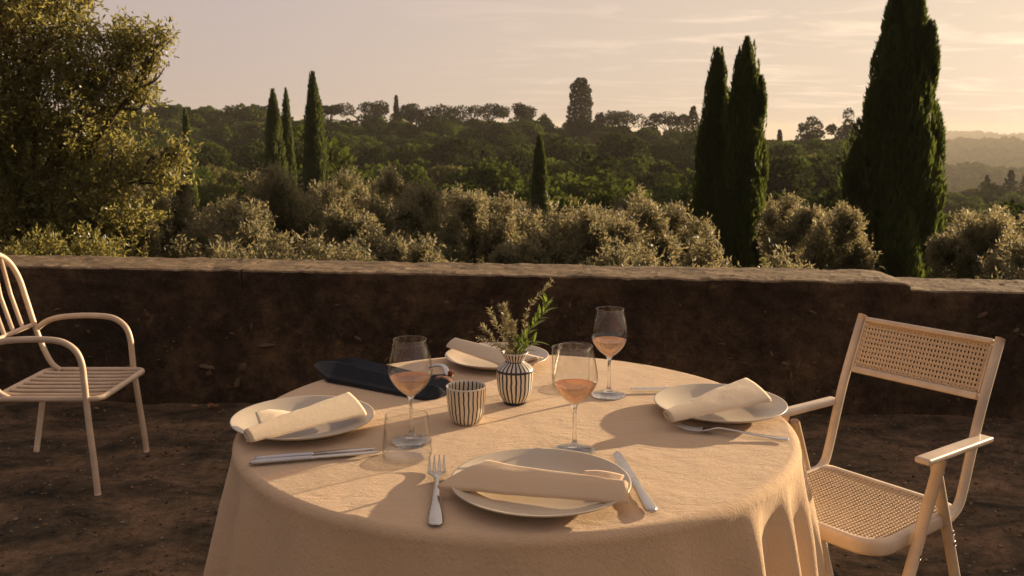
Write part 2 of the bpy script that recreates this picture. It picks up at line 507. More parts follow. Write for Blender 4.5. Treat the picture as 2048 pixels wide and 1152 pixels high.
M['paint'] = m_plain('beige_powder_coat', (0.64, 0.49, 0.345), 0.42, 0, 0.11, 9, 0.0, 0.08, 700)
M['paint2'] = m_plain('cream_lacquer', (0.66, 0.53, 0.385), 0.40, 0, 0.11, 9, 0.05, 0.08, 500)
M['cane'] = m_plain('cane', (0.60, 0.43, 0.25), 0.5, 0, 0.12, 300, 0.0, 0.4, 900)
M['rubber'] = m_plain('black_rubber', (0.012, 0.012, 0.012), 0.7)
M['dirt'] = m_dirt()
M['wall'] = m_wall()
M['coping'] = m_coping()
M['stone'] = m_plain('embedded_stone', (0.15, 0.095, 0.05), 0.9, 0, 0.35, 40, 0, 0.6, 120)
M['gravel'] = m_leaf('gravel_grit', (0.035, 0.026, 0.018), (0.30, 0.24, 0.17), (0, 0, 0), 0.0, 0.9, 0.2)
M['litter'] = m_leaf('dry_leaf', (0.05, 0.03, 0.014), (0.30, 0.16, 0.06), (0.25, 0.12, 0.03), 0.3, 0.7, 0.2)
M['paper'] = m_plain('white_paper', (0.75, 0.70, 0.62), 0.8)
M['bark'] = m_plain('bark', (0.075, 0.05, 0.032), 0.9, 0, 0.4, 30, 0, 0.8, 60)
M['olive'] = m_leaf('olive_leaf', (0.021, 0.030, 0.011), (0.130, 0.126, 0.066), (0.50, 0.42, 0.21), 0.34, 0.52, 0.33)
M['oak'] = m_leaf('oak_leaf', (0.032, 0.046, 0.013), (0.150, 0.130, 0.044), (0.46, 0.41, 0.115), 0.45, 0.38, 0.5)
M['cypress'] = m_leaf('cypress_spray', (0.016, 0.024, 0.008), (0.058, 0.072, 0.018), (0.16, 0.20, 0.035), 0.34, 0.6, 0.25)
def patchy(m, scale, brown, lo=.56, hi=.70):
    nt = m.node_tree; b = nt.nodes['Principled BSDF']
    src = b.inputs['Base Color'].links[0].from_socket
    f = ramp(nt, noise_fac(nt, scale, 4, .6, coords(nt)), [(lo, (0, 0, 0)), (hi, (1, 1, 1))])
    nt.links.new(mixc(nt, f, src, brown), b.inputs['Base Color'])
patchy(M['cypress'], 2.2, (0.050, 0.034, 0.014))
patchy(M['oak'], 1.6, (0.15, 0.075, 0.028))
M['wood'] = m_leaf('wood_leaf', (0.010, 0.020, 0.004), (0.038, 0.052, 0.010), (0.10, 0.13, 0.02), 0.35, 0.9, 0.05, 0.75)
M['pine'] = m_leaf('pine_needles', (0.012, 0.017, 0.006), (0.032, 0.034, 0.012), (0.05, 0.055, 0.015), 0.2, 0.6, 0.25)
M['pinkleaf'] = m_leaf('pink_blossom', (0.10, 0.045, 0.035), (0.20, 0.10, 0.07), (0.2, 0.08, 0.06), 0.4, 0.6, 0.2)
M['rosemary'] = m_leaf('dry_rosemary', (0.20, 0.175, 0.105), (0.40, 0.34, 0.21), (0.36, 0.31, 0.15), 0.35, 0.5, 0.3)
M['greenleaf'] = m_leaf('fresh_leaf', (0.045, 0.085, 0.015), (0.12, 0.16, 0.03), (0.25, 0.33, 0.05), 0.4, 0.35, 0.5)
def m_terrain():
    m, nt, b, out = new_mat('hillside_ground')
    f = noise_fac(nt, 0.05, 8, 0.6, coords(nt))
    nt.links.new(ramp(nt, f, [(0.3, (0.022, 0.026, 0.008)), (0.6, (0.055, 0.055, 0.018)), (0.8, (0.10, 0.08, 0.035))]), b.inputs['Base Color'])
    b.inputs['Roughness'].default_value = 1
    b.inputs['Specular IOR Level'].default_value = 0
    return m
M['terrain'] = m_terrain()

# ================================================================== SETTING
# ---- terrace ground
def ground_h(x, y):
    return 0.016 * fbm(x, y, 0.0, 4, 1.3) + 0.008 * fbm(x, y, 3.0, 3, 6)
nx, ny = 220, 170
gx = np.linspace(-9, 9, nx); gy = np.linspace(-5, 4.95, ny)
V = [(x, y, ground_h(x, y) - 0.006) for y in gy for x in gx]
Q = [(j * nx + i, j * nx + i + 1, (j + 1) * nx + i + 1, (j + 1) * nx + i) for j in range(ny - 1) for i in range(nx - 1)]
tag(obj('ground', mesh_from(V, Q, 'ground'), M['dirt']), 'packed brown dirt of the terrace floor', kind='structure')

# ---- terrain beyond the wall
def lerp_tab(d, tab):
    return np.interp(d, [a for a, b in tab], [b for a, b in tab])
LEFT = [(0, -1.3), (5, -1.3), (18, -1.9), (35, -2.9), (60, -6), (100, -9), (170, -6.5), (250, 0), (300, -3), (450, -30), (700, -60), (7500, -110)]
RIGHT = [(0, -1.3), (5, -1.3), (18, -1.9), (35, -3.5), (60, -7), (100, -12), (200, -18), (260, -18.5), (320, -32), (600, -58), (850, -50), (980, -44), (1080, -50), (1400, -75), (1900, -48), (2200, -38), (2400, -50), (3200, -90), (4000, -48), (4300, -38), (4600, -60), (7500, -110)]
def smoothstep(a, b, x):
    t = np.clip((x - a) / (b - a), 0, 1); return t * t * (3 - 2 * t)
def terrain_h(x, y):
    d = np.hypot(x, y); az = np.degrees(np.arctan2(x, np.maximum(y, 1e-3)))
    crest = np.interp(az, [-32, -20, -8, 0, 4, 8, 12, 16, 20, 24], [-0.5, -0.5, -0.8, -1.6, -2.6, -3.6, -4.6, -6.0, -8.0, -12])
    hl = lerp_tab(d, LEFT)
    w = np.exp(-((d - 250) / 55.0) ** 2)
    hl = hl + crest * w
    hr = lerp_tab(d, RIGHT)
    amp = np.clip((d - 200) / 1500.0, 0, 2.2)
    hr = hr + amp * (3.0 * np.sin(az * 0.9 + d * 0.004) + 1.6 * np.sin(az * 2.3 + 1.0 + d * 0.011))
    k = smoothstep(20.5, 24.5, az)
    h = hl * (1 - k) + hr * k
    lim = np.where(np.abs(az) > 75, -1.3, h)
    return np.where(d < 40, np.minimum(h, -1.2), np.where(np.abs(az) > 75, np.minimum(lim, -1.3), h))
ds = np.unique(np.concatenate([np.linspace(0, 60, 30), np.linspace(60, 320, 60), np.linspace(320, 2500, 80), np.linspace(2500, 4700, 50), np.linspace(4700, 4850, 3)]))
azs = np.radians(np.linspace(-180, 180, 361))
D, A = np.meshgrid(ds, azs, indexing='ij')
X, Y = D * np.sin(A), D * np.cos(A)
AZd = np.degrees(A)
Z = np.where(np.abs(AZd) > 90, np.interp(D, [0, 5, 200, 5000], [-1.3, -1.3, -8, -70]), terrain_h(X, np.where(np.abs(AZd) > 89.9, 1e-3, Y)))
V = np.stack([X, Y, Z], -1).reshape(-1, 3)
na = len(azs)
ii, jj = np.meshgrid(np.arange(len(ds) - 1), np.arange(na - 1), indexing='ij')
Q = np.stack([ii * na + jj, ii * na + jj + 1, (ii + 1) * na + jj + 1, (ii + 1) * na + jj], -1).reshape(-1, 4)[:, ::-1]
tag(obj('terrain', mesh_np(V, Q, 'terrain', True), M['terrain']), 'land falling from the terrace to the valley and hills', kind='structure')

# ---- haze: evening air over the valley
hz = rbox(9800, 9800, 160, 0.5, 1)
hm = bpy.data.materials.new('haze_air'); hm.use_nodes = True
hnt = hm.node_tree; hnt.nodes.clear()
ho = hnt.nodes.new('ShaderNodeOutputMaterial'); hv = hnt.nodes.new('ShaderNodeVolumePrincipled')
hv.inputs['Color'].default_value = (0.92, 0.85, 0.74, 1)
hv.inputs['Density'].default_value = 0.0002
hv.inputs['Anisotropy'].default_value = 0.1
hnt.links.new(hv.outputs[0], ho.inputs['Volume'])
haze = obj('haze', hz, hm, loc=(0, 0, -64))
tag(haze, 'warm evening haze over the valley', kind='stuff')

# ---- terrace wall
WALL_ROT = -math.atan(0.062)
wall = thing('terrace_wall', 'low dark weathered masonry terrace wall with stone coping behind the table', 'wall', (0, 4.52, 0), (0, 0, WALL_ROT))
STEP = 1.93
def wtop(x): return (0.682 - 0.009 * x) - (0.036 if x > STEP else 0)
def body_top(x): return 0.682 - 0.009 * x - 0.036 - 0.056
def wall_body(x0, x1, name):
    nx_, nz_ = int((x1 - x0) / 0.03), 24
    V, F = [], []
    for j in range(nz_ + 1):
        for i in range(nx_ + 1):
            x = x0 + (x1 - x0) * i / nx_
            top = body_top(x)
            z = -0.05 + (top + 0.05) * j / nz_
            y = 0.010 * fbm(x, 0, z, 4, 2.2) + 0.010 * fbm(x, 5, z, 3, 11)
            V.append((x, y * .6 + 0.001, z))
    n1 = nx_ + 1
    for j in range(nz_):
        for i in range(nx_):
            F.append((j * n1 + i, j * n1 + i + 1, (j + 1) * n1 + i + 1, (j + 1) * n1 + i))
    # back, top and ends as a plain shell
    b = len(V)
    ta, tb = body_top(x0), body_top(x1)
    V += [(x0, 0.38, -1.6), (x1, 0.38, -1.6), (x1, 0.38, tb), (x0, 0.38, ta), (x0, 0.0, ta), (x1, 0.0, tb), (x0, 0.0, -0.06), (x1, 0.0, -0.06)]
    F += [(b + 1, b, b + 3, b + 2), (b + 3, b + 4, b + 5, b + 2), (b, b + 6, b + 4, b + 3), (b + 1, b + 2, b + 5, b + 7)]
    me = mesh_from(V, F, name, False)
    return obj(name, me, M['wall'], wall)
wall_body(-8.6, 8.6, 'wall_body')
def coping(x0, x1, end_round=0.0):
    n, m_ = max(8, int((x1 - x0) / 0.025)), 16
    th = 0.060 + (0.036 if x0 < STEP - .1 else 0)
    prof = []   # (y, dz) round the section: front bottom, front, top, back
    prof.append((0.004, -th)); prof.append((0.000, -th * 0.45)); prof.append((-0.001, -0.010)); prof.append((0.006, -0.002))
    for k in range(1, 12): prof.append((0.40 * k / 12, 0.0))
    prof += [(0.395, -0.003), (0.402, -0.02), (0.400, -th)]
    V, F = [], []
    for i in range(n + 1):
        t = i / n; x = x0 + (x1 - x0) * t
        sag = 0.0
        if end_round:
            e = max(0, (x - (x1 - end_round)) / end_round); sag = 0.016 * e ** 2.5
        for (y, dz) in prof:
            rough = 0.006 * fbm(x, y, 1.0, 4, 6) + 0.004 * fbm(x, y, 4.0, 3, 24)
            edge = 0.010 * fbm(x, 7, dz * 3, 4, 9) if y < 0.02 else 0.0
            z = wtop(min(max(x, x0 + 1e-3), x1 - 1e-3)) + dz
            if dz > -0.03: z += rough - sag
            V.append((x + (0.006 * fbm(y * 3, x, 9, 3, 6)), y + edge * 0.8 - (0.003 if dz < -0.02 else 0), z))
    p = len(prof)
    for i in range(n):
        for k in range(p - 1):
            F.append((i * p + k, (i + 1) * p + k, (i + 1) * p + k + 1, i * p + k + 1))
    F.append(tuple(range(p))[::-1]); F.append(tuple(range(n * p, n * p + p)))
    F.append(tuple([i * p for i in range(n + 1)] + [i * p + p - 1 for i in range(n, -1, -1)]))
    me = mesh_from(V, F, 'coping_slab')
    me.materials.append(M['coping']); me.materials.append(M['wall'])
    for i in range(n):
        for k in (0, 1): me.polygons[i * (p - 1) + k].material_index = 1
    me.polygons.foreach_set('use_smooth', [False] * len(me.polygons))
    return obj('coping_slab', me, M['coping'], wall)
for a, b_, e in ((-8.6, -5.0, 0), (-4.99, -1.375, 0), (-1.362, STEP, 0.09), (STEP + 0.004, 5.2, 0), (5.21, 8.6, 0)):
    coping(a, b_, e)
# stones half bedded in the wall face, uneven and proud of the mortar
rs = random.Random(11)
stone_mesh = []
for k in range(6):
    bm = bmesh.new(); bmesh.ops.create_icosphere(bm, subdivisions=2, radius=1)
    for v in bm.verts:
        v.co *= 1 + 0.30 * fbm(v.co.x + k * 7, v.co.y, v.co.z, 3, 1.4)
    me = bpy.data.meshes.new('stone'); bm.to_mesh(me); bm.free(); me.materials.append(M['stone'])
    for p_ in me.polygons: p_.use_smooth = True
    stone_mesh.append(me)
for k in range(260):
    x = rs.uniform(-3.0, 2.7); z = rs.uniform(0.05, 0.56)
    if fbm(x, 0, z, 2, 1.4) < -0.08 and rs.random() < 0.6: continue
    s = rs.choice((0.010, 0.012, 0.014, 0.017, 0.02, 0.026, 0.036)) * rs.uniform(0.8, 1.2)
    o = obj('stone', stone_mesh[k % 6], None, wall, (x, 0.012, z), (rs.uniform(0, 3), rs.uniform(0, 0.4), rs.uniform(0, 3)))
    o.scale = (s * rs.uniform(0.8, 1.5), s * 0.42 if s < .024 else s * .3, s * rs.uniform(0.6, 1.0))

# ================================================================== FOLIAGE
def unit(v):
    return v / np.maximum(np.linalg.norm(v, axis=-1, keepdims=True), 1e-9)
def leaf_verts(rng, P, Dr, L, W, bend=0.15):
    n = len(P)
    Dr = unit(Dr)
    S = unit(np.cross(Dr, unit(rng.normal(size=(n, 3)))))
    N = np.cross(S, Dr)
    L = np.broadcast_to(L, (n,))[:, None]; W = np.broadcast_to(W, (n,))[:, None]
    v0 = P
    v1 = P + Dr * L * 0.45 + S * W * 0.5 + N * L * bend * 0.3
    v2 = P + Dr * L - N * L * bend * rng.uniform(-1, 1, (n, 1))
    v3 = P + Dr * L * 0.45 - S * W * 0.5 + N * L * bend * 0.3
    V = np.stack([v0, v1, v2, v3], 1).reshape(-1, 3)
    return V
def quads(n):
    return np.arange(n * 4, dtype=np.int32).reshape(-1, 4)

def twig_cloud(rng, base, direc, length, per, leaf_l, leaf_w, spread=0.75):
    """leaves set along twigs"""
    n = len(base)
    t = (np.arange(per) + 0.5) / per
    P = base[:, None, :] + direc[:, None, :] * (length[:, None] * t[None, :])[..., None]
    side = unit(rng.normal(size=(n, per, 3)))
    Dr = direc[:, None, :] * (1 - spread * (1 - 0.6 * t[None, :, None])) + side * spread
    P = P.reshape(-1, 3) + rng.normal(size=(n * per, 3)) * 0.006
    Ls = leaf_l * rng.uniform(0.65, 1.25, n * per)
    return leaf_verts(rng, P, Dr.reshape(-1, 3), Ls, Ls * leaf_w)

def lobes_in(rng, c, r, k, shrink=0.55):
    """sub-lobes filling an ellipsoid"""
    u = unit(rng.normal(size=(k, 3))) * (rng.uniform(0.15, 1, (k, 1)) ** 0.5) * (1 - shrink * 0.55)
    C = np.asarray(c) + u * np.asarray(r)
    S = np.asarray(r)[None, :] * shrink * rng.uniform(0.7, 1.15, (k, 1))
    return C, S

def crown_points(rng, C, S, n, shell=0.35, upbias=0.25):
    k = rng.integers(0, len(C), n)
    u = unit(rng.normal(size=(n, 3)) + np.array([0, 0, upbias]))
    rad = 1 - shell * rng.uniform(0, 1, (n, 1)) ** 1.6
    return C[k] + u * S[k] * rad, u

def shrub(name, label, cat, group, loc, rx, top, bottom, rng, mat, n_twigs, leaf_l=0.05, leaf_w=0.26, per=14, k=10, twig=(0.10, 0.30), stems=4, ry=None):
    root = thing(name, label, cat, (loc[0], loc[1], loc[2]), group=group)
    h = top - bottom
    c = np.array([0, 0, bottom + h * 0.52 - loc[2]]); r = np.array([rx, ry or rx * 0.85, h * 0.48])
    C, S = lobes_in(rng, c, r, k + 22, .27)
    S[:, 2] *= rng.uniform(.8, 1.5, len(S)); C[:, 2] += rng.normal(size=len(C)) * .03
    P, u = crown_points(rng, C, S, n_twigs, 0.8, 0.6)
    d = unit(u * 0.65 + np.array([0, 0, 0.70]) + rng.normal(size=u.shape) * 0.35)
    Ln = rng.uniform(twig[0], twig[1], n_twigs)
    P = P - d * Ln[:, None] * 0.75
    V = twig_cloud(rng, P, d, Ln, per, leaf_l, leaf_w)
    obj('crown', mesh_np(V, quads(len(V) // 4), 'crown'), mat, root)
    parts = []
    for s in range(stems):
        tgt = C[rng.integers(0, len(C))]
        b = np.array([rng.normal() * 0.06, rng.normal() * 0.06, 0])
        mid = (b + tgt) / 2 + rng.normal(size=3) * 0.06
        pts = smooth_path([b, mid, tgt], 5)
        m_ = len(pts)
        parts.append(tube(pts, [0.035 * (1 - 0.8 * q / (m_ - 1)) for q in range(m_)], 6))
    obj('trunk', mesh_from(*join(parts), 'trunk'), M['bark'], root)
    return root

BUSHES = [  # x, y, top z, half width, label
 (-2.66, 8.6, 0.74, 0.51, 'dusky olive shrub behind the wall, just left of the tall bright-topped olive'),
 (-2.46, 9.6, 1.06, 0.58, 'tall olive shrub with bright silvery top below the three left cypresses'),
 (-2.06, 11.5, 0.93, 0.65, 'silvery olive shrub just right of the tall bright-topped olive'),
 (-1.82, 14.5, 0.75, 0.59, 'farther olive shrub rising behind the left run of olives'),
 (-1.5, 7.2, 0.65, 0.53, 'low dark olive shrub close behind the wall above the navy wrap'),
 (-1.09, 10.4, 0.74, 0.59, 'round olive shrub between the left cypresses and the slim centre cypress'),
 (-0.31, 9.0, 0.78, 0.46, 'pale olive shrub just left of the slim centre cypress'),
 (-0.66, 7.0, 0.60, 0.40, 'low golden olive shrub close behind the wall left of the vase'),
 (0.71, 8.4, 0.79, 0.52, 'dark olive shrub with glinting top just right of the slim centre cypress'),
 (1.71, 10.2, 0.62, 0.50, 'silvery olive shrub left of the twin cypresses'),
 (1.29, 6.7, 0.60, 0.34, 'low bright olive shrub at the wall in front of the twin cypresses'),
 (3.54, 11.4, 0.60, 0.52, 'pale-topped olive shrub right of the twin cypresses'),
 (3.33, 9.4, 0.67, 0.36, 'olive shrub touching the left side of the giant cypress'),
 (4.55, 9.0, 0.64, 0.46, 'pale-topped olive shrub right of the giant cypress'),
 (4.36, 7.8, 0.62, 0.34, 'dark olive shrub at the right edge of the photograph'),
 (-3.21, 8.2, 0.78, 0.51, 'olive shrub under the right side of the big left tree'),
 (-3.3, 8.8, 1.16, 0.26, 'upright olive sapling rising beside the big left tree'),
 (-3.52, 7.1, 0.68, 0.65, 'broad leafy shrub behind the wall above the slatted armchair'),
 (0.07, 7.9, 0.47, 0.30, 'small dark shrub at the foot of the slim centre cypress'),
 (0.82, 7.0, 0.50, 0.42, 'low dark shrub close behind the wall above the rear wine glass'),
 (2.28, 7.3, 0.42, 0.36, 'low shrub close behind the wall right of the twin cypresses'),
 (3.9, 7.0, 0.48, 0.33, 'low dark shrub behind the lower stretch of coping'),
 (-2.08, 6.9, 0.58, 0.41, 'low shrub close behind the wall at the coping joint'),
 (-4.65, 8.6, 0.83, 0.70, 'dense shrub beneath the big left tree at the photo edge'),
 (-4.0, 9.6, 1.05, 0.56, 'shrub filling in behind the trunk of the big left tree'),
 (-3.0, 11.0, 0.80, 0.60, 'olive shrub far behind, between the olive sapling and the tall bright-topped olive'),
 (-0.75, 12.0, 0.62, 0.55, 'farther olive shrub behind the pale one left of the slim centre cypress'),
 (1.22, 9.2, 0.66, 0.45, 'olive shrub between the glint-topped one and the one left of the twin cypresses'),
 (5.25, 10.0, 0.60, 0.50, 'farther olive shrub at the right edge behind the others'),
 (-1.55, 9.0, 0.70, 0.45, 'olive shrub between the low dark one and the round one left of centre'),
]
for i, (x, y, top, hw, lab) in enumerate(BUSHES):
    rng = np.random.default_rng(100 + i)
    oak = i in (17, 23)
    gz = float(terrain_h(np.array(x), np.array(y)))
    near = y < 8
    shrub('olive_shrub', lab, 'shrub', 'olive shrubs behind the wall', (x, y, gz), hw * 1.12, top, -0.55, rng, M['oak'] if oak else M['olive'],
          int(1200 + 1300 * hw), 0.042 if near else 0.047, 0.30, 14, 12)

# more of the same band, row behind row
rngf = np.random.default_rng(41)
FILL = [(-3.6, 10.2), (-2.3, 8.0), (-0.95, 8.3), (0.25, 9.4), (0.15, 11.2), (1.0, 10.9), (-0.2, 13.2), (1.7, 12.3), (-1.6, 12.6), (-3.2, 12.8), (-4.4, 11.5)]
FILL_LABELS = ['olive shrub behind the lower right foliage of the big left tree', 'olive shrub close behind the wall, right of the coping joint', 'low olive shrub behind the wall, left of the herb sprigs',
 'olive shrub just behind the small dark one at the slim centre cypress', 'farther olive shrub right behind the foot of the slim centre cypress', 'farther olive shrub behind the glint-topped one right of centre',
 'farthest olive shrub of the band, left of the slim centre cypress', 'farther olive shrub of the band left of the twin cypresses', 'farther olive shrub between the tall bright-topped olive and the centre',
 'farther olive shrub below the close pair of left cypresses', 'farthest olive shrub behind the big left tree']
for k_, (x, y) in enumerate(FILL):
    gz = float(terrain_h(np.array(x), np.array(y)))
    top = float(np.interp(y, [7, 9, 11, 13], [.52, .60, .55, .42])) + rngf.normal() * .04
    shrub('olive_shrub', FILL_LABELS[k_], 'shrub', 'olive shrubs behind the wall', (x, y, gz), .55, top, -.55, rngf, M['olive'], 1250, .048, .30, 14, 8)

# big tree at the left
def big_tree():
    rng = np.random.default_rng(7)
    bx, by = -4.7, 8.2
    gz = -1.4
    root = thing('oak_tree', 'big leafy tree with arching branches at the left edge behind the wall', 'tree', (bx, by, gz))
    def loc(x, y, z): return np.array([x - bx, y - by, z - gz])
    # lobes: x, y, z, radius
    L = [(-4.6, 8.2, 2.1, .75), (-4.0, 8.0, 2.15, .55), (-3.55, 8.3, 2.0, .42), (-3.25, 8.2, 2.12, .26), (-3.9, 8.1, 1.6, .5), (-3.5, 8.4, 1.65, .38),
         (-4.5, 7.9, 1.5, .6), (-4.1, 8.3, 1.15, .42), (-3.75, 8.1, 1.2, .30), (-5.2, 8.3, 1.6, .8), (-5.0, 8.2, 2.7, .8), (-4.2, 8.3, 2.75, .55), (-3.85, 8.2, 2.55, .33), (-4.7, 7.8, .9, .5),
         (-3.35, 8.1, 1.15, .26), (-3.05, 8.2, .98, .24), (-3.62, 8.0, .85, .36), (-2.95, 8.25, 1.2, .14), (-2.98, 8.2, 2.18, .12), (-3.22, 8.2, 1.72, .16), (-3.12, 8.2, 1.95, .13), (-3.35, 8.0, .62, .34), (-3.8, 7.9, .45, .4), (-4.2, 8.0, .75, .45), (-5.4, 8.0, 1.0, .6)]
    C = np.array([loc(a, b, c) for a, b, c, r in L]); S = np.array([[r, r * .9, r * .78] for a, b, c, r in L])
    wts = S[:, 0] ** 2; wts /= wts.sum()
    n = 7400
    k = rng.choice(len(C), n, p=wts)
    u = unit(rng.normal(size=(n, 3)) + np.array([0, 0, .2]))
    P = C[k] + u * S[k] * (rng.uniform(0.25, 1, (n, 1)) ** 0.6)
    d = unit(u * .8 + np.array([0.15, 0, .35]) + rng.normal(size=u.shape) * .45)
    Ln = rng.uniform(.14, .32, n)
    V = twig_cloud(rng, P - d * Ln[:, None] * .6, d, Ln, 15, .050, .34, .8)
    obj('crown', mesh_np(V, quads(len(V) // 4), 'crown'), M['oak'], root)
    parts = [tube(smooth_path([(0.3, 0, 0), (0.25, 0, .9), (0.45, .0, 1.7), (0.5, 0, 2.3)], 6), [0.13 - 0.002 * q for q in range(19)], 10)]
    for q in range(len(L)):
        st = np.array([0.4, 0, 1.5 + 0.5 * rng.random()]); en = C[q]
        mid = st * .45 + en * .55 + rng.normal(size=3) * .12
        pts = smooth_path([st, mid, en + (en - mid) * .05], 6)
        m_ = len(pts); parts.append(tube(pts, [0.030 * (1 - .85 * i / (m_ - 1)) for i in range(m_)], 7))
        for e in range(4):
            s2 = Vector(mid) * .4 + Vector(en) * .6; e2 = Vector(C[q] + unit(rng.normal(size=3)) * S[q] * .95)
            pts2 = smooth_path([s2, (s2 + e2) / 2 + Vector(rng.normal(size=3) * .05), e2], 4); m2 = len(pts2)
            parts.append(tube(pts2, [0.016 * (1 - .8 * i / (m2 - 1)) for i in range(m2)], 5))
    obj('trunk', mesh_from(*join(parts), 'trunk'), M['bark'], root)
big_tree()

# cypresses
def cypress(label, x, y, top, hw, rng, n, spray=0.16, group='cypresses', shape=None, rough=0.12, name='cypress_tree', gz=None, lobes=()):
    if gz is None: gz = float(terrain_h(np.array(x), np.array(y)))
    root = thing(name, label, 'tree', (x, y, gz), group=group)
    h = top - gz
    # upright plumes packed round the axis, over an even fill
    shape = shape or (lambda t: np.interp(t, [0, .08, .25, .5, .75, .9, 1.0], [.85, .98, 1.0, .88, .62, .38, .06]))
    n1 = n
    npl = 120
    pa = rng.uniform(0, 2 * math.pi, npl); pt = rng.uniform(0, .93, npl); ps = rng.uniform(.6, 1.3, npl); po = 1 + rough * rng.normal(size=npl) * .55
    k = rng.integers(0, npl, n1)
    v = rng.uniform(0, 1, n1)                                   # height in the plume
    pw = np.sin(np.pi * np.clip(v * .9 + .08, 0, 1)) * hw * .26 * ps[k] * np.minimum(1, shape(np.clip(pt[k] + (v - .5) * .16 * ps[k], 0, 1)) * 1.5 + .05)
    pa2 = rng.uniform(0, 2 * math.pi, n1)
    t = np.clip(pt[k] + (v - .5) * .16 * ps[k], 0, 1)
    base_r = hw * shape(np.clip(pt[k], 0, 1)) * .80 * po[k] * (0.75 + .25 * shape(t) / np.maximum(shape(np.clip(pt[k], 0, 1)), .05))
    bx = base_r * np.cos(pa[k]) + pw * np.cos(pa2); by = base_r * np.sin(pa[k]) + pw * np.sin(pa2)
    a = np.arctan2(by, bx); r = np.hypot(bx, by)
    m_ = n1 // 3
    t[:m_] = rng.uniform(0, 1, m_) ** .9; a[:m_] = rng.uniform(0, 2 * math.pi, m_)
    r[:m_] = hw * shape(t[:m_]) * .92 * (1 + rough * np.sin(5 * a[:m_] + 14 * t[:m_]) * .5) * (1 - .25 * rng.uniform(0, 1, m_) ** 2)
    P = np.stack([r * np.cos(a), r * np.sin(a), t * h], -1)
    out = np.stack([np.cos(a), np.sin(a), np.zeros(n1)], -1)
    d = unit(out * .28 + np.array([0, 0, 1.0]) + rng.normal(size=(n1, 3)) * .22)
    stray = rng.random(n1) < .02
    P[stray, :2] *= 1.10
    Ls = spray * rng.uniform(.55, 1.3, n1) * (0.55 + 0.45 * shape(t))
    V = leaf_verts(rng, P - d * Ls[:, None] * .5, d, Ls, Ls * .24, .1)
    for (lx, ly, z0, z1, lr, ln) in lobes:
        q = rng.uniform(0, 1, ln); an = rng.uniform(0, 6.283, ln); rr = lr * np.sin(np.pi * np.clip(q * .93 + .05, 0, 1)) ** .8 * (1 - .4 * rng.uniform(0, 1, ln) ** 2)
        PL = np.stack([lx + rr * np.cos(an), ly + rr * np.sin(an), z0 - gz + (z1 - z0) * q], -1)
        dl = unit(np.stack([np.cos(an) * .3, np.sin(an) * .3, np.ones(ln)], -1) + rng.normal(size=(ln, 3)) * .25)
        LL = spray * rng.uniform(.5, 1.2, ln)
        V = np.concatenate([V, leaf_verts(rng, PL - dl * LL[:, None] * .5, dl, LL, LL * .24, .1)])
    obj('crown', mesh_np(V, quads(len(V) // 4), 'crown'), M['cypress'], root)
    core = [(max(.02, hw * float(shape(np.array(q))) * .72), q * h) for q in np.linspace(0.02, .97, 14)]
    pr_ = [(0, 0.02 * h)] + core + [(0, h * .985)]
    Vc, Fc = lathe(pr_, 14)
    obj('inner_foliage', mesh_from(Vc, Fc, 'inner_foliage'), M['cypress'], root)
    Vt, Ft = lathe([(0, -.2), (hw * .16, -.2), (hw * .1, h * .6), (0, h * .8)], 8)
    obj('trunk', mesh_from(Vt, Ft, 'trunk'), M['bark'], root)
    return root
giant = lambda t: np.interp(t, [0, .13, .33, .47, .61, .74, .86, 1.0], [1.10, 1.08, .97, .88, .64, .52, .38, .06])
CY = [
 ('giant broad cypress towering at the right behind the wall', 6.58, 16, 4.4, .69, 60000, .17, giant, .30),
 ('slimmer left trunk-mate of the twin cypresses right of centre', 4.00, 18.5, 2.92, .42, 20000, .15, None, .26),
 ('taller right-hand cypress of the twin pair right of centre', 4.44, 18, 3.08, .50, 26000, .15, None, .26),
 ('tallest of the three left cypresses, standing alone on the right', -9.26, 44, 3.96, .60, 15000, .26, None, .12),
 ('front cypress of the close pair at left', -12.67, 50, 3.41, .62, 13000, .28, None, .14),
 ('slender cypress peeking out right of the close pair', -12.7, 53, 3.58, .45, 8000, .28, None, .12),
 ('slim lone cypress standing in front of the centre of the hill', 1.01, 34, 1.17, .33, 11000, .20, None, .12),
 ('dark thin cypress half hidden right of the big left tree', -20.13, 58, 2.61, .5, 7000, .3, None, .12),
 ('tiny dark cypress between the twin and giant cypresses, left one', 21.09, 60, -2.32, .32, 3000, .25, None, .12),
 ('tiny dark cypress close beside the giant cypress, right one', 23.68, 64, -2.23, .36, 3000, .25, None, .12),
]
for i, (lab, x, y, top, hw, n, sp, shp, ro) in enumerate(CY):
    cypress(lab, x, y, top, hw, np.random.default_rng(300 + i), n, sp, 'cypress trees', shp, ro, lobes=[(-.50, -.2, .9, 2.15, .17, 2600), (-.62, .1, -.2, 1.15, .22, 3500), (.56, -.1, .2, 1.75, .20, 3200), (.66, .0, -.4, .95, .17, 2400), (-.30, -.3, 2.0, 3.0, .15, 1800), (.30, -.3, 1.7, 3.1, .17, 2200)] if i == 0 else [(-.22, -.1, .6, 1.5, .14, 1200), (.20, -.1, -.3, .9, .15, 1200)] if i == 1 else [(.26, -.1, 1.4, 2.35, .13, 1300), (.32, -.1, .0, 1.2, .16, 1500)] if i == 2 else ())

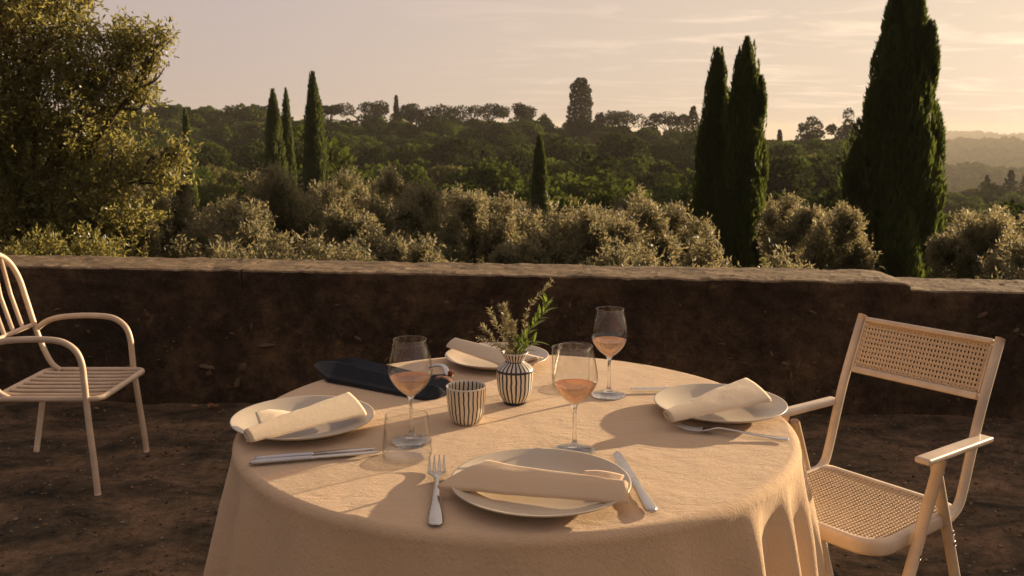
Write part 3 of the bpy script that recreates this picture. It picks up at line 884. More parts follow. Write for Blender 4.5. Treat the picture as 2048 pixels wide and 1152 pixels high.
# ---- skyline trees on the hill
def cloud_crown(rng, C, S, n, size, shell=.3):
    P, u = crown_points(rng, C, S, n, shell, .15)
    d = unit(u + rng.normal(size=u.shape) * .8)
    Ls = size * rng.uniform(.6, 1.4, n)
    return leaf_verts(rng, P, d, Ls, Ls * .8, .2)
def skyline_tree(label, x, y, top, hw, kind, seed, h=None):
    rng = np.random.default_rng(seed)
    gz = float(terrain_h(np.array(x), np.array(y))) - .3
    H_ = top - gz
    root = thing({'umbrella': 'umbrella_pine', 'round': 'round_pine', 'open': 'open_pine', 'cone': 'conifer_tree', 'column': 'ivy_column', 'low': 'small_tree'}[kind], label, 'tree', (x, y, gz), group='trees on the skyline')
    if kind == 'umbrella':
        k = 9; th = min(H_ * .42, hw * .75)
        C = np.stack([rng.uniform(-.72, .72, k) * hw, rng.uniform(-.6, .6, k) * hw, H_ - th * rng.uniform(.45, .75, k)], -1)
        S = np.stack([hw * rng.uniform(.26, .42, k), hw * rng.uniform(.3, .42, k), th * rng.uniform(.26, .42, k)], -1)
        n = 2600
    elif kind == 'round':
        k = 10
        C = np.stack([rng.uniform(-.5, .5, k) * hw, rng.uniform(-.5, .5, k) * hw, H_ * rng.uniform(.55, .85, k)], -1)
        S = np.stack([hw * rng.uniform(.36, .52, k)] * 2 + [H_ * rng.uniform(.09, .15, k)], -1); n = 2600
    elif kind == 'open':
        k = 9
        C = np.stack([rng.uniform(-.75, .75, k) * hw, rng.uniform(-.5, .5, k) * hw, H_ * rng.uniform(.55, .92, k)], -1)
        S = np.stack([hw * rng.uniform(.20, .34, k), hw * rng.uniform(.2, .34, k), H_ * rng.uniform(.05, .09, k)], -1); n = 2000
    elif kind == 'low':
        k = 5
        C = np.stack([rng.uniform(-.6, .6, k) * hw, rng.uniform(-.6, .6, k) * hw, H_ * rng.uniform(.5, .8, k)], -1)
        S = np.stack([hw * rng.uniform(.35, .5, k)] * 2 + [H_ * rng.uniform(.14, .22, k)], -1); n = 900
    elif kind == 'cone':
        k = 12; q = np.linspace(.2, .97, k)
        C = np.stack([rng.normal(size=k) * .08 * hw, rng.normal(size=k) * .08 * hw, q * H_], -1)
        S = np.stack([hw * 1.5 * (1.06 - q)] * 2 + [np.full(k, H_ * .05)], -1); n = 2400
    else:
        k = 16; q = np.linspace(.05, .955, k)
        sh = np.interp(q, [0, .5, .8, .9, .955], [1.0, .92, .78, .66, .42])
        C = np.stack([rng.normal(size=k) * .05 * hw, rng.normal(size=k) * .05 * hw, q * H_], -1)
        S = np.stack([hw * sh] * 2 + [np.full(k, H_ * .055)], -1); n = 11000
    V = cloud_crown(rng, C, S, n, .42, .45 if kind != 'column' else .25)
    obj('crown', mesh_np(V, quads(len(V) // 4), 'crown'), M['pine'], root)
    parts = [tube([(0, 0, -.5), (hw * .04, 0, H_ * .35), (hw * .02, 0, H_ * .62)], [.28, .22, .14], 6)]
    for c in C:
        parts.append(tube(smooth_path([(hw * .04, 0, H_ * rng.uniform(.3, .55)), (c[0] * .5, c[1] * .5, (H_ * .4 + c[2]) / 2 + .3), tuple(c)], 3), [.14 - .012 * q for q in range(7)], 5))
    obj('trunk', mesh_from(*join(parts), 'trunk'), M['bark'], root)
SKY = [
 ('round-crowned pine standing above the skyline left of the ivy column', 2.8, 240, 9.3, 4.0, 'round'),
 ('flat umbrella pine with sky between its trunks, left of the round-crowned pine', -6.5, 250, 8.2, 5.9, 'umbrella'),
 ('umbrella pine second to the left of the round-crowned pine', -17.5, 245, 7.5, 7.2, 'umbrella'),
 ('small rounded pine right of the tiny spire on the skyline', -26.0, 240, 8.0, 4.4, 'round'),
 ('umbrella pine right of the tallest left cypress on the skyline', -37.2, 235, 8.6, 7.0, 'umbrella'),
 ('small umbrella pine touching the tallest left cypress', -46.0, 235, 7.3, 3.4, 'umbrella'),
 ('pine poking over the skyline beside the big left tree', -82.2, 230, 6.6, 3.4, 'umbrella'),
 ('small open tree between the round-crowned pine and the ivy column', 9.1, 245, 5.12, 2.3, 'low'),
 ('broad round-topped ivy column rising above the middle of the skyline', 16.9, 235, 13.26, 3.35, 'column'),
 ('thin small tree close at the right of the ivy column', 21.9, 240, 6.3, 1.9, 'low'),
 ('flat wide pine on the skyline right of the ivy column', 29.1, 240, 5.9, 5.5, 'umbrella'),
 ('wide pine on the skyline left of the small pointed conifer', 39.4, 235, 5.6, 5.3, 'umbrella'),
 ('small pointed conifer on the skyline left of the twin cypresses', 44.4, 230, 6.1, 3.0, 'cone'),
 ('lower open-branched pine of the skyline pair left of the giant cypress', 71.1, 220, 3.9, 4.6, 'open'),
 ('taller open-branched pine of the skyline pair left of the giant cypress', 75.4, 215, 6.2, 4.0, 'open'),
 ('tiny pointed conifer in the hazy valley at right, leftmost of three', 127.8, 250, -11.6, 2.2, 'cone'),
 ('pointed conifer in the hazy valley at right, middle of three', 128.8, 240, -9.8, 2.7, 'cone'),
 ('tall pointed conifer in the hazy valley at the right edge, rightmost of three', 131.4, 236, -7.6, 3.2, 'cone'),
 ('tiny spire of a conifer on the skyline right of the twin cypresses', 65.7, 230, .56, .8, 'cone'),
 ('tiny spire of a conifer above the umbrella pines', -30.9, 252, 9.4, 1.0, 'cone'),
]
for i, (lab, x, y, top, hw, kind) in enumerate(SKY):
    skyline_tree(lab, x, y, top, hw, kind, 500 + i)

# ---- the wood on the hillside (one mass): instanced crowns
proto = bpy.data.collections.new('wood_crowns')
M['wood_pale'] = m_leaf('wood_leaf_pale', (0.026, 0.034, 0.012), (0.085, 0.082, 0.030), (0.16, 0.15, 0.04), 0.34, 0.9, 0.05, 0.5)
M['wood_dark'] = m_leaf('wood_leaf_dark', (0.007, 0.013, 0.004), (0.022, 0.030, 0.008), (0.05, 0.065, 0.012), 0.3, 0.9, 0.05, 0.4)
for k in range(9):
    rng = np.random.default_rng(900 + k)
    dims = [(1, 1, .80), (1, 1, .80), (1.1, 1.1, .62), (.9, .9, 1.0), (1, 1, .7), (.8, .8, .8), (.95, .95, .75), (.85, .85, .85), (1.2, 1.2, .55)][k]
    C, S = lobes_in(rng, (0, 0, .1 + .25 * (dims[2] - .8)), dims, 16, .46)
    n = 5200
    V = cloud_crown(rng, C, S, n, .11, .3)
    me = mesh_np(V, quads(n), 'wood_crown'); me.materials.append(M['wood_pale'] if k in (2,) else M['wood_dark'] if k in (6, 7) else M['wood'])
    o = bpy.data.objects.new('wood_crown', me); proto.objects.link(o)
rng = np.random.default_rng(5)
pts, scs = [], []
def scatter(n, az0, az1, d0, d1, s0, s1, lift=.45):
    az = np.radians(rng.uniform(az0, az1, n)); d = np.sqrt(rng.uniform(d0 ** 2, d1 ** 2, n))
    x, y = d * np.sin(az), d * np.cos(az)
    s = rng.uniform(s0, s1, n) * np.where(rng.random(n) < .25, .6, 1)
    z = terrain_h(x, y) + s * lift
    pts.append(np.stack([x, y, z], -1)); scs.append(s)
scatter(300, -34, 33, 40, 75, .9, 2.2)
scatter(900, -34, 33, 70, 262, 2.0, 4.4, .6)
scatter(60, -14, 2, 215, 258, 2.2, 3.4, .35)
scatter(90, -34, 20, 75, 190, 4.0, 5.6, .40)
scatter(200, -34, 33, 70, 250, .9, 1.6, .5)
scatter(260, -34, -14, 200, 262, 3.0, 5.0, .6)
scatter(900, 19, 36, 262, 1120, 3.5, 7)
scatter(700, 20, 36, 880, 1060, 4, 9)
scatter(2600, 20, 36, 1500, 2300, 6, 12)
scatter(1600, 20, 36, 3700, 4400, 10, 18)
pts = np.concatenate(pts); scs = np.concatenate(scs)
wm = bpy.data.meshes.new('wood'); wm.vertices.add(len(pts)); wm.vertices.foreach_set('co', pts.astype(np.float32).ravel())
at = wm.attributes.new('size', 'FLOAT', 'POINT'); at.data.foreach_set('value', scs.astype(np.float32))
wood = obj('wood', wm, M['wood'])
tag(wood, 'dense green wood covering the hillside and the far ridges', 'wood', kind='stuff')
ng = bpy.data.node_groups.new('wood_scatter', 'GeometryNodeTree')
ng.interface.new_socket('Geometry', in_out='INPUT', socket_type='NodeSocketGeometry')
ng.interface.new_socket('Geometry', in_out='OUTPUT', socket_type='NodeSocketGeometry')
gi = ng.nodes.new('NodeGroupInput'); go = ng.nodes.new('NodeGroupOutput')
ip = ng.nodes.new('GeometryNodeInstanceOnPoints'); ci = ng.nodes.new('GeometryNodeCollectionInfo')
ci.inputs['Collection'].default_value = proto; ci.inputs['Separate Children'].default_value = True; ci.inputs['Reset Children'].default_value = True
na_ = ng.nodes.new('GeometryNodeInputNamedAttribute'); na_.data_type = 'FLOAT'; na_.inputs['Name'].default_value = 'size'
rv = ng.nodes.new('FunctionNodeRandomValue'); rv.data_type = 'FLOAT_VECTOR'; rv.inputs['Min'].default_value = (-.12, -.12, 0); rv.inputs['Max'].default_value = (.12, .12, 6.28)
m2p = ng.nodes.new('GeometryNodeMeshToPoints')
ng.links.new(gi.outputs[0], m2p.inputs['Mesh']); ng.links.new(m2p.outputs[0], ip.inputs['Points'])
ng.links.new(ci.outputs[0], ip.inputs['Instance']); ip.inputs['Pick Instance'].default_value = True
ng.links.new(na_.outputs['Attribute'], ip.inputs['Scale']); ng.links.new(rv.outputs['Value'], ip.inputs['Rotation'])
ng.links.new(ip.outputs[0], go.inputs[0])
md = wood.modifiers.new('scatter', 'NODES'); md.node_group = ng

# single bush with pinkish blossom on the slope
rng = np.random.default_rng(77)
pb = thing('flowering_bush', 'low bush with pinkish blossom on the slope right of the slim centre cypress', 'bush', (3.9, 42, -4.2))
C, S = lobes_in(rng, (0, 0, 1.2), (1.5, 1.0, 1.0), 10, .5)
V = cloud_crown(rng, C, S, 5000, .12, .35)
obj('crown', mesh_np(V, quads(len(V) // 4), 'crown'), M['wood'], pb)
V = cloud_crown(rng, C + np.array([0, 0, .25]), S * .8, 1500, .09, .1)
obj('blossom', mesh_np(V, quads(len(V) // 4), 'blossom'), M['pinkleaf'], pb)

# ================================================================== GROUND LITTER
def grit(n, rng, smin, smax, name, label, mat):
    # low irregular octahedra
    base = np.array([[1, 0, 0], [0, 1, 0], [-1, 0, 0], [0, -1, 0], [0, 0, .7], [0, 0, -.4]])
    tri = np.array([[0, 1, 4], [1, 2, 4], [2, 3, 4], [3, 0, 4], [1, 0, 5], [2, 1, 5], [3, 2, 5], [0, 3, 5]])
    x = rng.uniform(-3.2, 3.2, n); y = rng.uniform(1.6, 4.5, n)
    s = smin + (smax - smin) * rng.uniform(0, 1, n) ** 4
    a = rng.uniform(0, 6.28, n)
    B = base[None] * (1 + rng.uniform(-.35, .35, (n, 6, 1)))
    ca, sa = np.cos(a)[:, None], np.sin(a)[:, None]
    bx = (B[..., 0] * ca - B[..., 1] * sa * .7) * s[:, None] + x[:, None]
    by = (B[..., 0] * sa + B[..., 1] * ca * .7) * s[:, None] + y[:, None]
    gz = np.array([ground_h(p, q) for p, q in zip(x, y)]) - .006
    bz = B[..., 2] * s[:, None] * .7 + gz[:, None] + s[:, None] * .15
    V = np.stack([bx, by, bz], -1).reshape(-1, 3)
    T = (tri[None] + (np.arange(n) * 6)[:, None, None]).reshape(-1, 3)
    return tag(obj(name, mesh_np(V, T, name), mat), label, kind='stuff')
grit(18000, np.random.default_rng(21), .0018, .011, 'gravel', 'fine grit and small pebbles strewn over the dirt', M['gravel'])
grit(500, np.random.default_rng(23), .006, .018, 'pebbles', 'larger loose pebbles lying on the dirt', M['gravel'])
rng = np.random.default_rng(22)
n = 2600
P = np.stack([rng.uniform(-3.2, 3.2, n), rng.uniform(1.6, 4.45, n), np.zeros(n)], -1)
P[:, 2] = [ground_h(a, b) - .001 for a, b in P[:, :2]]
d = rng.normal(size=(n, 3)); d[:, 2] = np.abs(d[:, 2]) * .12
V = leaf_verts(rng, P, d, rng.uniform(.012, .035, n), rng.uniform(.005, .012, n), .2)
tag(obj('leaf_litter', mesh_np(V, quads(n), 'leaf_litter'), M['litter']), 'scattered dry leaf scraps on the dirt', kind='stuff')
def flake(name, label, cat, loc, size, mat, seed):
    rng = random.Random(seed)
    k = 10; V = [(0, 0, .01)]; 
    for i in range(k):
        a = i * 2 * math.pi / k; r = size * rng.uniform(.6, 1.1)
        V.append((r * math.cos(a), r * .7 * math.sin(a), size * rng.uniform(.05, .5)))
    me = mesh_from(V, [(0, i + 1, (i + 1) % k + 1) for i in range(k)], name)
    o = obj(name, me, mat, loc=loc, rot=(0, 0, seed)); mdf = o.modifiers.new('thickness', 'SOLIDIFY'); mdf.thickness = .0012
    return tag(o, label, cat)
M['rust_leaf'] = m_plain('rust_leaf', (0.34, 0.15, 0.05), 0.7, 0, .3, 60)
flake('fallen_leaf', 'larger orange fallen leaf at the foot of the wall left of the table', 'leaf', (-1.515, 4.50, .012), .034, M['rust_leaf'], 3)
flake('fallen_leaf', 'smaller orange fallen leaf at the foot of the wall, left of the larger one', 'leaf', (-1.60, 4.50, .012), .022, M['rust_leaf'], 4)
flake('fallen_leaf', 'small reddish leaf on the dirt behind the slatted armchair', 'leaf', (-2.08, 4.46, .012), .018, M['rust_leaf'], 6)
flake('paper_scrap', 'small white paper scrap on the dirt beside the tablecloth hem', 'scrap', (-1.02, 2.985, .008), .014, M['paper'], 5)

# ================================================================== TABLE
TZ = 0.740
TC = Vector((0.01, 2.052, 0))
TR = 0.628
table = thing('round_table', 'round pedestal table hidden under the draped linen cloth', 'table', (TC.x, TC.y, 0))
Vt, Ft = lathe([(0, .700), (TR - .02, .700), (TR - .012, .706), (TR - .012, .726), (TR - .016, .731), (0, .731)], 72)
obj('tabletop', mesh_from(Vt, Ft, 'tabletop', False), M['bark'], table)
Vt, Ft = lathe([(0, .02), (.05, .02), (.045, .1), (.04, .6), (.09, .699), (0, .699)], 24)
obj('pedestal', mesh_from(Vt, Ft, 'pedestal'), M['rubber'], table)
Vt, Ft = lathe([(0, .0), (.26, .0), (.26, .012), (.06, .03), (0, .03)], 36)
obj('base', mesh_from(Vt, Ft, 'base'), M['rubber'], table)

# cloth: polar grid, flat on top, rolled over the rim, hanging in folds
RIDGES = [  # angle (deg), width (deg), amplitude
    (-21, 3.0, .032), (-34.5, 2.8, .038), (-47, 3.0, .040), (-65, 3.6, .020), (-84, 8, .014), (-101, 6, .018), (-124, 7, .020), (-146, 5, .030), (-163, 5, .034), (-178, 5, .032),
    (165, 7, .04), (148, 6, .045), (130, 7, .04), (110, 7, .045), (90, 6, .04), (70, 7, .045), (50, 6, .04), (30, 6, .045), (10, 5, .05), (-6, 5, .045)]
VALLEYS = [(-27.5, 5.0, -.024), (-41, 4.6, -.028), (-55.5, 5.5, -.020), (-154, 5, -.012), (-171, 5, -.012)]
def fold(th):
    s = 0.0
    for a, w, A in RIDGES + VALLEYS:
        dd = (th - a + 180) % 360 - 180
        s += A * math.exp(-(dd / w) ** 2)
    return s
def cloth():
    nth = 720
    tops = [0.0] + list(np.linspace(.03, TR - .06, 40)) + list(np.linspace(TR - .055, TR - .018, 12))
    drops = np.concatenate([np.linspace(0, .03, 7)[1:], np.linspace(.03, .52, 52)[1:]])
    V, F = [], []
    rings = []
    V.append((0, 0, .0025)); rings.append(None)
    ths = [360 * i / nth for i in range(nth)]
    fo = [fold(t) for t in ths]
    for r in tops[1:]:
        b = len(V); rings.append(b)
        for t in ths:
            x, y = r * math.cos(R(t)), r * math.sin(R(t))
            z = .0025 + .0012 * fbm(x, y, 0, 3, 9) + .0006 * fbm(x, y * 2.5, 5, 3, 32)
            V.append((x, y, z))
    rollr = .020
    arc = rollr * math.pi / 2
    for s in np.concatenate([np.linspace(0, arc, 14)[1:], arc + drops]):
        b = len(V); rings.append(b)
        for t, f in zip(ths, fo):
            if s <= arc:
                q = s / rollr
                r = TR - .018 + rollr * math.sin(q); z = .0025 - rollr * (1 - math.cos(q))
                k = 0.0; dn = 0.0
            else:
                dn = s - arc
                z = .0025 - rollr - dn; r = TR - .018 + rollr
            g = 1 - math.exp(-max(dn, 0) / .12)
            r += .026 * (1 - .3 * math.cos(R(t))) * g * min(dn / .2, 1.5) * .9 + f * (g ** 1.1) * (1 + dn * 1.1)
            # ridges start a little inside the rim
            x, y = r * math.cos(R(t)), r * math.sin(R(t))
            r += .0022 * fbm(x, y, z, 3, 6) * min(1, s / .05)
            V.append((r * math.cos(R(t)), r * math.sin(R(t)), z))
    for i in range(nth):
        F.append((0, rings[1] + i, rings[1] + (i + 1) % nth))
    for q in range(1, len(rings) - 1):
        a, b = rings[q], rings[q + 1]
        for i in range(nth):
            j = (i + 1) % nth
            F.append((a + i, b + i, b + j, a + j))
    me = mesh_from(V, F, 'tablecloth')
    o = obj('tablecloth', me, M['linen'], loc=(TC.x, TC.y, TZ - .004))
    o.shadow_terminator_geometry_offset = 0.25; o.shadow_terminator_normal_offset = 0.004
    tag(o, 'peach linen tablecloth draped over the round table with folds at right', 'tablecloth')
cloth()

# ---- plates
def plate(label, x, y, r):
    t = thing('dinner_plate', label, 'plate', (x, y, TZ), group='dinner plates')
    prof = [(0, .004), (r * .52, .004), (r * .60, .0005), (r * .64, .0005), (r * .66, .005), (r * .85, .0125), (r * .985, .0215), (r, .0235), (r * .996, .0252), (r * .98, .0248), (r * .84, .0165), (r * .70, .0105), (r * .62, .0078), (0, .0078)]
    V, F = lathe(prof, 80)
    obj('plate_body', mesh_from(V, F, 'plate_body'), M['plate'], t)
    V, F = lathe([(r * .5, .0), (r * .54, -.0008), (r * .58, -.0008), (r * .6, .001)], 60)
    obj('foot_ring', mesh_from(V, F, 'foot_ring'), M['plate'], t)
    return t
plate('cream plate nearest the camera, with a peach napkin roll across it', .052, 1.612, .166)
plate('cream plate at the left of the table beside the pair of knives', -.467, 1.990, .158)
plate('cream plate at the right of the table beside the folding chair', .490, 2.102, .154)
plate('cream plate at the back of the table behind the striped vase', -.043, 2.560, .148)

# ---- napkins: a loosely rolled cone with a loose flap
def napkin(label, loc, rot, L, a0, a1, b0, b1, sk0, sk1, mat, flap=None, pitch=(0, 0)):
    t = thing('napkin', label, 'napkin', loc, (0, 0, rot), group='rolled linen napkins')
    seed_ = loc[0] * 7
    sec = [(.2, .02), (-.5, .0), (-.97, .03), (-1.0, .12), (-.95, .26), (-.55, .62), (-.05, .92), (.40, 1.07), (.57, 1.08), (.66, .98), (.65, .76), (.40, .52), (-.1, .42), (-.55, .36), (-.70, .28), (-.5, .20), (0, .24), (.5, .40)]
    sec = [(p.x, p.y) for p in smooth_path([(y, z, 0) for y, z in sec], 4)]
    nu, nphi = 44, len(sec) - 1
    V, F = [], []
    for i in range(nu + 1):
        u = i / nu
        a = a0 + (a1 - a0) * u; b = b0 + (b1 - b0) * u
        lift = pitch[0] * (1 - u) + pitch[1] * u
        for j in range(nphi + 1):
            y, z = sec[j][0] * a, sec[j][1] * 2 * b + .0012
            x = (u - .5) * L + sk0 * (1 - u) * (y / max(a, 1e-4)) * .5 + sk1 * u * (y / max(a, 1e-4)) * .5
            w = .0022 * fbm(x + seed_, sec[j][0] * .12, 3, 3, 9)
            V.append((x, y + w, z + lift + w * .8))
    m_ = nphi + 1
    for i in range(nu):
        for j in range(nphi):
            F.append((i * m_ + j, (i + 1) * m_ + j, (i + 1) * m_ + j + 1, i * m_ + j + 1))
    o = obj('napkin_roll', mesh_from(V, F, 'napkin_roll'), mat, t)
    sm = o.modifiers.new('thickness', 'SOLIDIFY'); sm.thickness = .0016; sm.offset = 0
    V2 = [(x * 1.022, y * .93 + .001, lift0 + (z - lift0) * .90) for (x, y, z) in V for lift0 in (.001,)]
    o2 = obj('inner_layer', mesh_from(V2, F, 'inner_layer'), mat, t)
    sm = o2.modifiers.new('thickness', 'SOLIDIFY'); sm.thickness = .0012; sm.offset = 0
    if flap:
        (c0, c1, c2, c3) = flap
        n = 14; V, F = [], []
        for i in range(n + 1):
            for j in range(n + 1):
                u, v = i / n, j / n
                p = Vector(c0) * (1 - u) * (1 - v) + Vector(c1) * u * (1 - v) + Vector(c2) * u * v + Vector(c3) * (1 - u) * v
                p.z += .005 * math.sin(u * math.pi) * math.sin(v * 2.2) + .001 * fbm(p.x, p.y, 1, 2, 40)
                V.append(p)
        for i in range(n):
            for j in range(n):
                F.append((i * (n + 1) + j, (i + 1) * (n + 1) + j, (i + 1) * (n + 1) + j + 1, i * (n + 1) + j + 1))
        o = obj('napkin_flap', mesh_from(V, F, 'napkin_flap'), mat, t)
        sm = o.modifiers.new('thickness', 'SOLIDIFY'); sm.thickness = .0018
    return t
PT = TZ + .024
napkin('peach napkin roll lying across the plate nearest the camera', (.062, 1.574, PT - .006), R(-17), .288, .052, .024, .0145, .0125, .085, -.008, M['napkin2'],
       ((.045, .016, .010), (.125, .006, .010), (.130, .058, .022), (.055, .066, .020)))
napkin('cream napkin roll pointing to the lower left on the left plate', (-.452, 1.932, PT - .004), R(47), .275, .016, .054, .0105, .0150, .0, .02, M['napkin'],
       ((-.10, .008, .010), (.03, .018, .014), (.0, .085, .018), (-.07, .080, .030)), (0, .006))
napkin('cream napkin roll with its wide end raised on the right plate', (.462, 2.052, PT - .004), R(35), .285, .018, .058, .0095, .0155, .0, .02, M['napkin'],
       ((-.02, .012, .006), (.06, .018, .006), (.05, .055, .016), (-.03, .04, .010)), (0, .010))
napkin('cream napkin roll on the back plate behind the striped vase', (-.065, 2.512, PT - .002), R(-44), .30, .018, .042, .0105, .0130, .01, .03, M['napkin'],
       ((.0, .014, .006), (.09, .018, .006), (.125, .09, .010), (.02, .065, .010)), (.012, 0))

# ---- cutlery
def strip(stations, n_across=6):
    """stations: (s, halfwidth, z, thickness); a closed bar along +x, rounded on top"""
    V, F = [], []
    prof = []
    for k in range(n_across + 1): 
        q = -1 + 2 * k / n_across; prof.append((q, .5 * math.sqrt(max(0, 1 - .8 * q * q))))
    for k in range(n_across, -1, -1):
        q = -1 + 2 * k / n_across; prof.append((q, -.5 * math.sqrt(max(0, 1 - .8 * q * q))))
    m_ = len(prof)
    for s, w, z, t in stations:
        for y, d in prof: V.append((s, y * w, z + d * t))
    for i in range(len(stations) - 1):
        for k in range(m_):
            k2 = (k + 1) % m_
            F.append((i * m_ + k, i * m_ + k2, (i + 1) * m_ + k2, (i + 1) * m_ + k))
    F.append(tuple(range(m_))[::-1]); F.append(tuple(range((len(stations) - 1) * m_, len(stations) * m_)))
    return V, F
def interp_stations(st, n):
    s = np.array([a[0] for a in st]); out = []
    for q in np.linspace(s[0], s[-1], n):
        out.append((q,) + tuple(float(np.interp(q, s, [a[c] for a in st])) for c in (1, 2, 3)))
    # smooth
    o = np.array(out)
    for _ in range(3): o[1:-1, 1:] = (o[:-2, 1:] + 2 * o[1:-1, 1:] + o[2:, 1:]) / 4
    return [tuple(r) for r in o]
def fork(label, loc, rot, L, tilt=0, roll=0):
    t = thing('fork', label, 'fork', loc, (roll, tilt, rot), group='dinner forks')
    k = L / .20
    st = [(0, .004 * k, .0040, .0024), (.004, .0085 * k, .0035, .0030), (.02 * k, .0088 * k, .0032, .0030), (.06 * k, .0052 * k, .006, .0036), (.095 * k, .0032 * k, .0105, .0042), (.125 * k, .0030 * k, .0135, .0042), (.137 * k, .0085 * k, .011, .0030), (.147 * k, .0118 * k, .008, .0024), (.153 * k, .0120 * k, .0068, .0022)]
    V, F = strip(interp_stations(st, 46))
    obj('handle', mesh_from(V, F, 'handle'), M['steel'], t)
    for i in range(4):
        y0 = (-.0092 + i * .00613) * k
        st2 = [(.150 * k, .0021 * k, .0070, .0022), (.165 * k, .0018 * k, .0048, .0021), (.180 * k, .0016 * k, .0058, .0019), (.193 * k, .0012 * k, .010, .0015), (.200 * k, .0006 * k, .0132, .0010)]
        V, F = strip(interp_stations(st2, 14), 4)
        V = [(a, b + y0, c) for a, b, c in V]
        obj('tine', mesh_from(V, F, 'tine'), M['steel'], t)
    return t
def knife(label, loc, rot, L, roll=0, slim=False):
    t = thing('knife', label, 'knife', loc, (roll, 0, rot), group='dinner knives')
    k = L / .23
    hw = .0085 * (0.8 if slim else 1)
    st = [(0, .005 * k, .005, .006), (.004, hw * k * 1.05, .005, .0085), (.03 * k, hw * k * .95, .005, .0085), (.075 * k, .0062 * k, .0055, .0080), (.105 * k, .0066 * k, .0055, .0070), (.110 * k, .0070 * k, .0055, .0060)]
    V, F = strip(interp_stations(st, 30))
    obj('handle', mesh_from(V, F, 'handle'), M['steel_brushed'], t)
    V, F = [], []
    n = 22
    for i in range(n + 1):
        q = i / n; s = (.109 + .121 * q) * k
        e = .0092 * k * (1.0 if q < .72 else math.sqrt(max(0.0, 1 - ((q - .72) / .28) ** 2)))
        bk = -.0062 * k * (1 if q < .8 else math.sqrt(max(0, 1 - ((q - .8) / .2) ** 2)))
        if q < .06: e *= .6 + .4 * q / .06
        V += [(s, bk, .0047), (s, bk, .0067), (s, e * .4, .0066), (s, e, .0056), (s, e * .4, .0046)]
    for i in range(n):
        for c in range(5):
            c2 = (c + 1) % 5
            F.append((i * 5 + c, (i + 1) * 5 + c, (i + 1) * 5 + c2, i * 5 + c2))
    F.append(tuple(range(5))[::-1]); F.append(tuple(range(n * 5, n * 5 + 5)))
    obj('blade', mesh_from(V, F, 'blade', False), M['steel'], t)
    return t
CZ = TZ + .0006
def between(a, b): return math.atan2(b[1] - a[1], b[0] - a[0]), math.hypot(b[0] - a[0], b[1] - a[1])
a, L_ = between((-.128, 1.456), (-.150, 1.765)); fork('upright fork left of the plate nearest the camera', (-.128, 1.458, CZ), a, L_)
a, L_ = between((.239, 1.516), (.209, 1.815)); knife('knife right of the plate nearest the camera', (.243, 1.512, CZ), a, L_)
a, L_ = between((.592, 1.893), (.375, 1.962)); fork('fork lying below the right-hand plate, tines pointing left', (.592, 1.893, CZ), a, L_ + .01)
knife('knife tucked behind the right-hand plate with only its tip showing', (.545, 2.285, CZ), R(183), .245)
a, L_ = between((-.520, 1.752), (-.268, 1.812)); knife('front knife of the pair lying below the left plate', (-.521, 1.749, CZ), a, L_, slim=True)
fork_a = a
knife('rear knife of the pair below the left plate, nested behind the front one', (-.517, 1.770, CZ), a + R(.5), L_ * .94, slim=True)

# ---- wine glasses
BOWL = [(.0035, .099), (.0110, .1032), (.0230, .1130), (.0340, .1250), (.0420, .1380), (.0462, .150), (.0470, .158), (.0452, .172), (.0418, .190), (.0375, .208), (.0345, .2225)]
def fine(prof, sub=5):
    return [(p.x, p.y) for p in smooth_path([(a, b, 0) for a, b in prof], sub)]
def wine_glass(label, x, y, s=1.0, level=.142):
    t = thing('wine_glass', label, 'wine glass', (x, y, TZ + .0005), group='rosé wine glasses')
    t.scale = (s, s, s)
    foot = [(0, .0), (.0425, .0), (.0432, .0008), (.0425, .0017), (.034, .0028), (.020, .0048), (.0115, .0085), (.0068, .015), (.0046, .024), (.0038, .040), (.0037, .070), (.0040, .085), (.0052, .094), (.0078, .0995), (.009, .1012), (0, .1012)]
    V, F = lathe([(0, .0)] + foot[1:7] + [(0, .0086)], 64); obj('foot', mesh_from(V, F, 'foot'), M['glass'], t)
    V, F = lathe([(0, .0087), (.0108, .0089)] + foot[7:], 32); obj('stem', mesh_from(V, F, 'stem'), M['glass'], t)
    B = fine(BOWL)
    th = .0010
    inner = [(max(.0005, r - th), z + (th if i < 8 else 0)) for i, (r, z) in enumerate(B)]
    prof = B + [(B[-1][0] - th * .5, B[-1][1] + .0006)] + inner[::-1]
    V, F = lathe(prof, 64); bowl = obj('bowl', mesh_from(V, F, 'bowl'), M['thin_glass'], t)
    rim = [(.0345 + .0006 * math.cos(q), .2226 + .0006 * math.sin(q)) for q in np.linspace(0, 2 * math.pi, 9)]
    V, F = lathe(rim, 64); obj('rim', mesh_from(V, F, 'rim'), M['thin_glass'], bowl)
    W = [(max(0, r - th - .0003), z + th) for r, z in B if z + th < level]
    rl = float(np.interp(level, [b for a, b in B], [a for a, b in B])) - th - .0003
    W = [(0, W[0][1])] + W[1:] + [(rl, level), (rl - .0012, level - .0004), (rl - .004, level - .0007), (0, level - .0007)]
    V, F = lathe(W, 64); obj('wine', mesh_from(V, F, 'wine'), M['wine'], t)
    return t
wine_glass('rosé wine glass at left, behind the empty tumbler', -.214, 1.890)
wine_glass('rosé wine glass behind the plate nearest the camera', .129, 1.832)
wine_glass('rosé wine glass standing farthest back on the table', .242, 2.236, .985, .143)

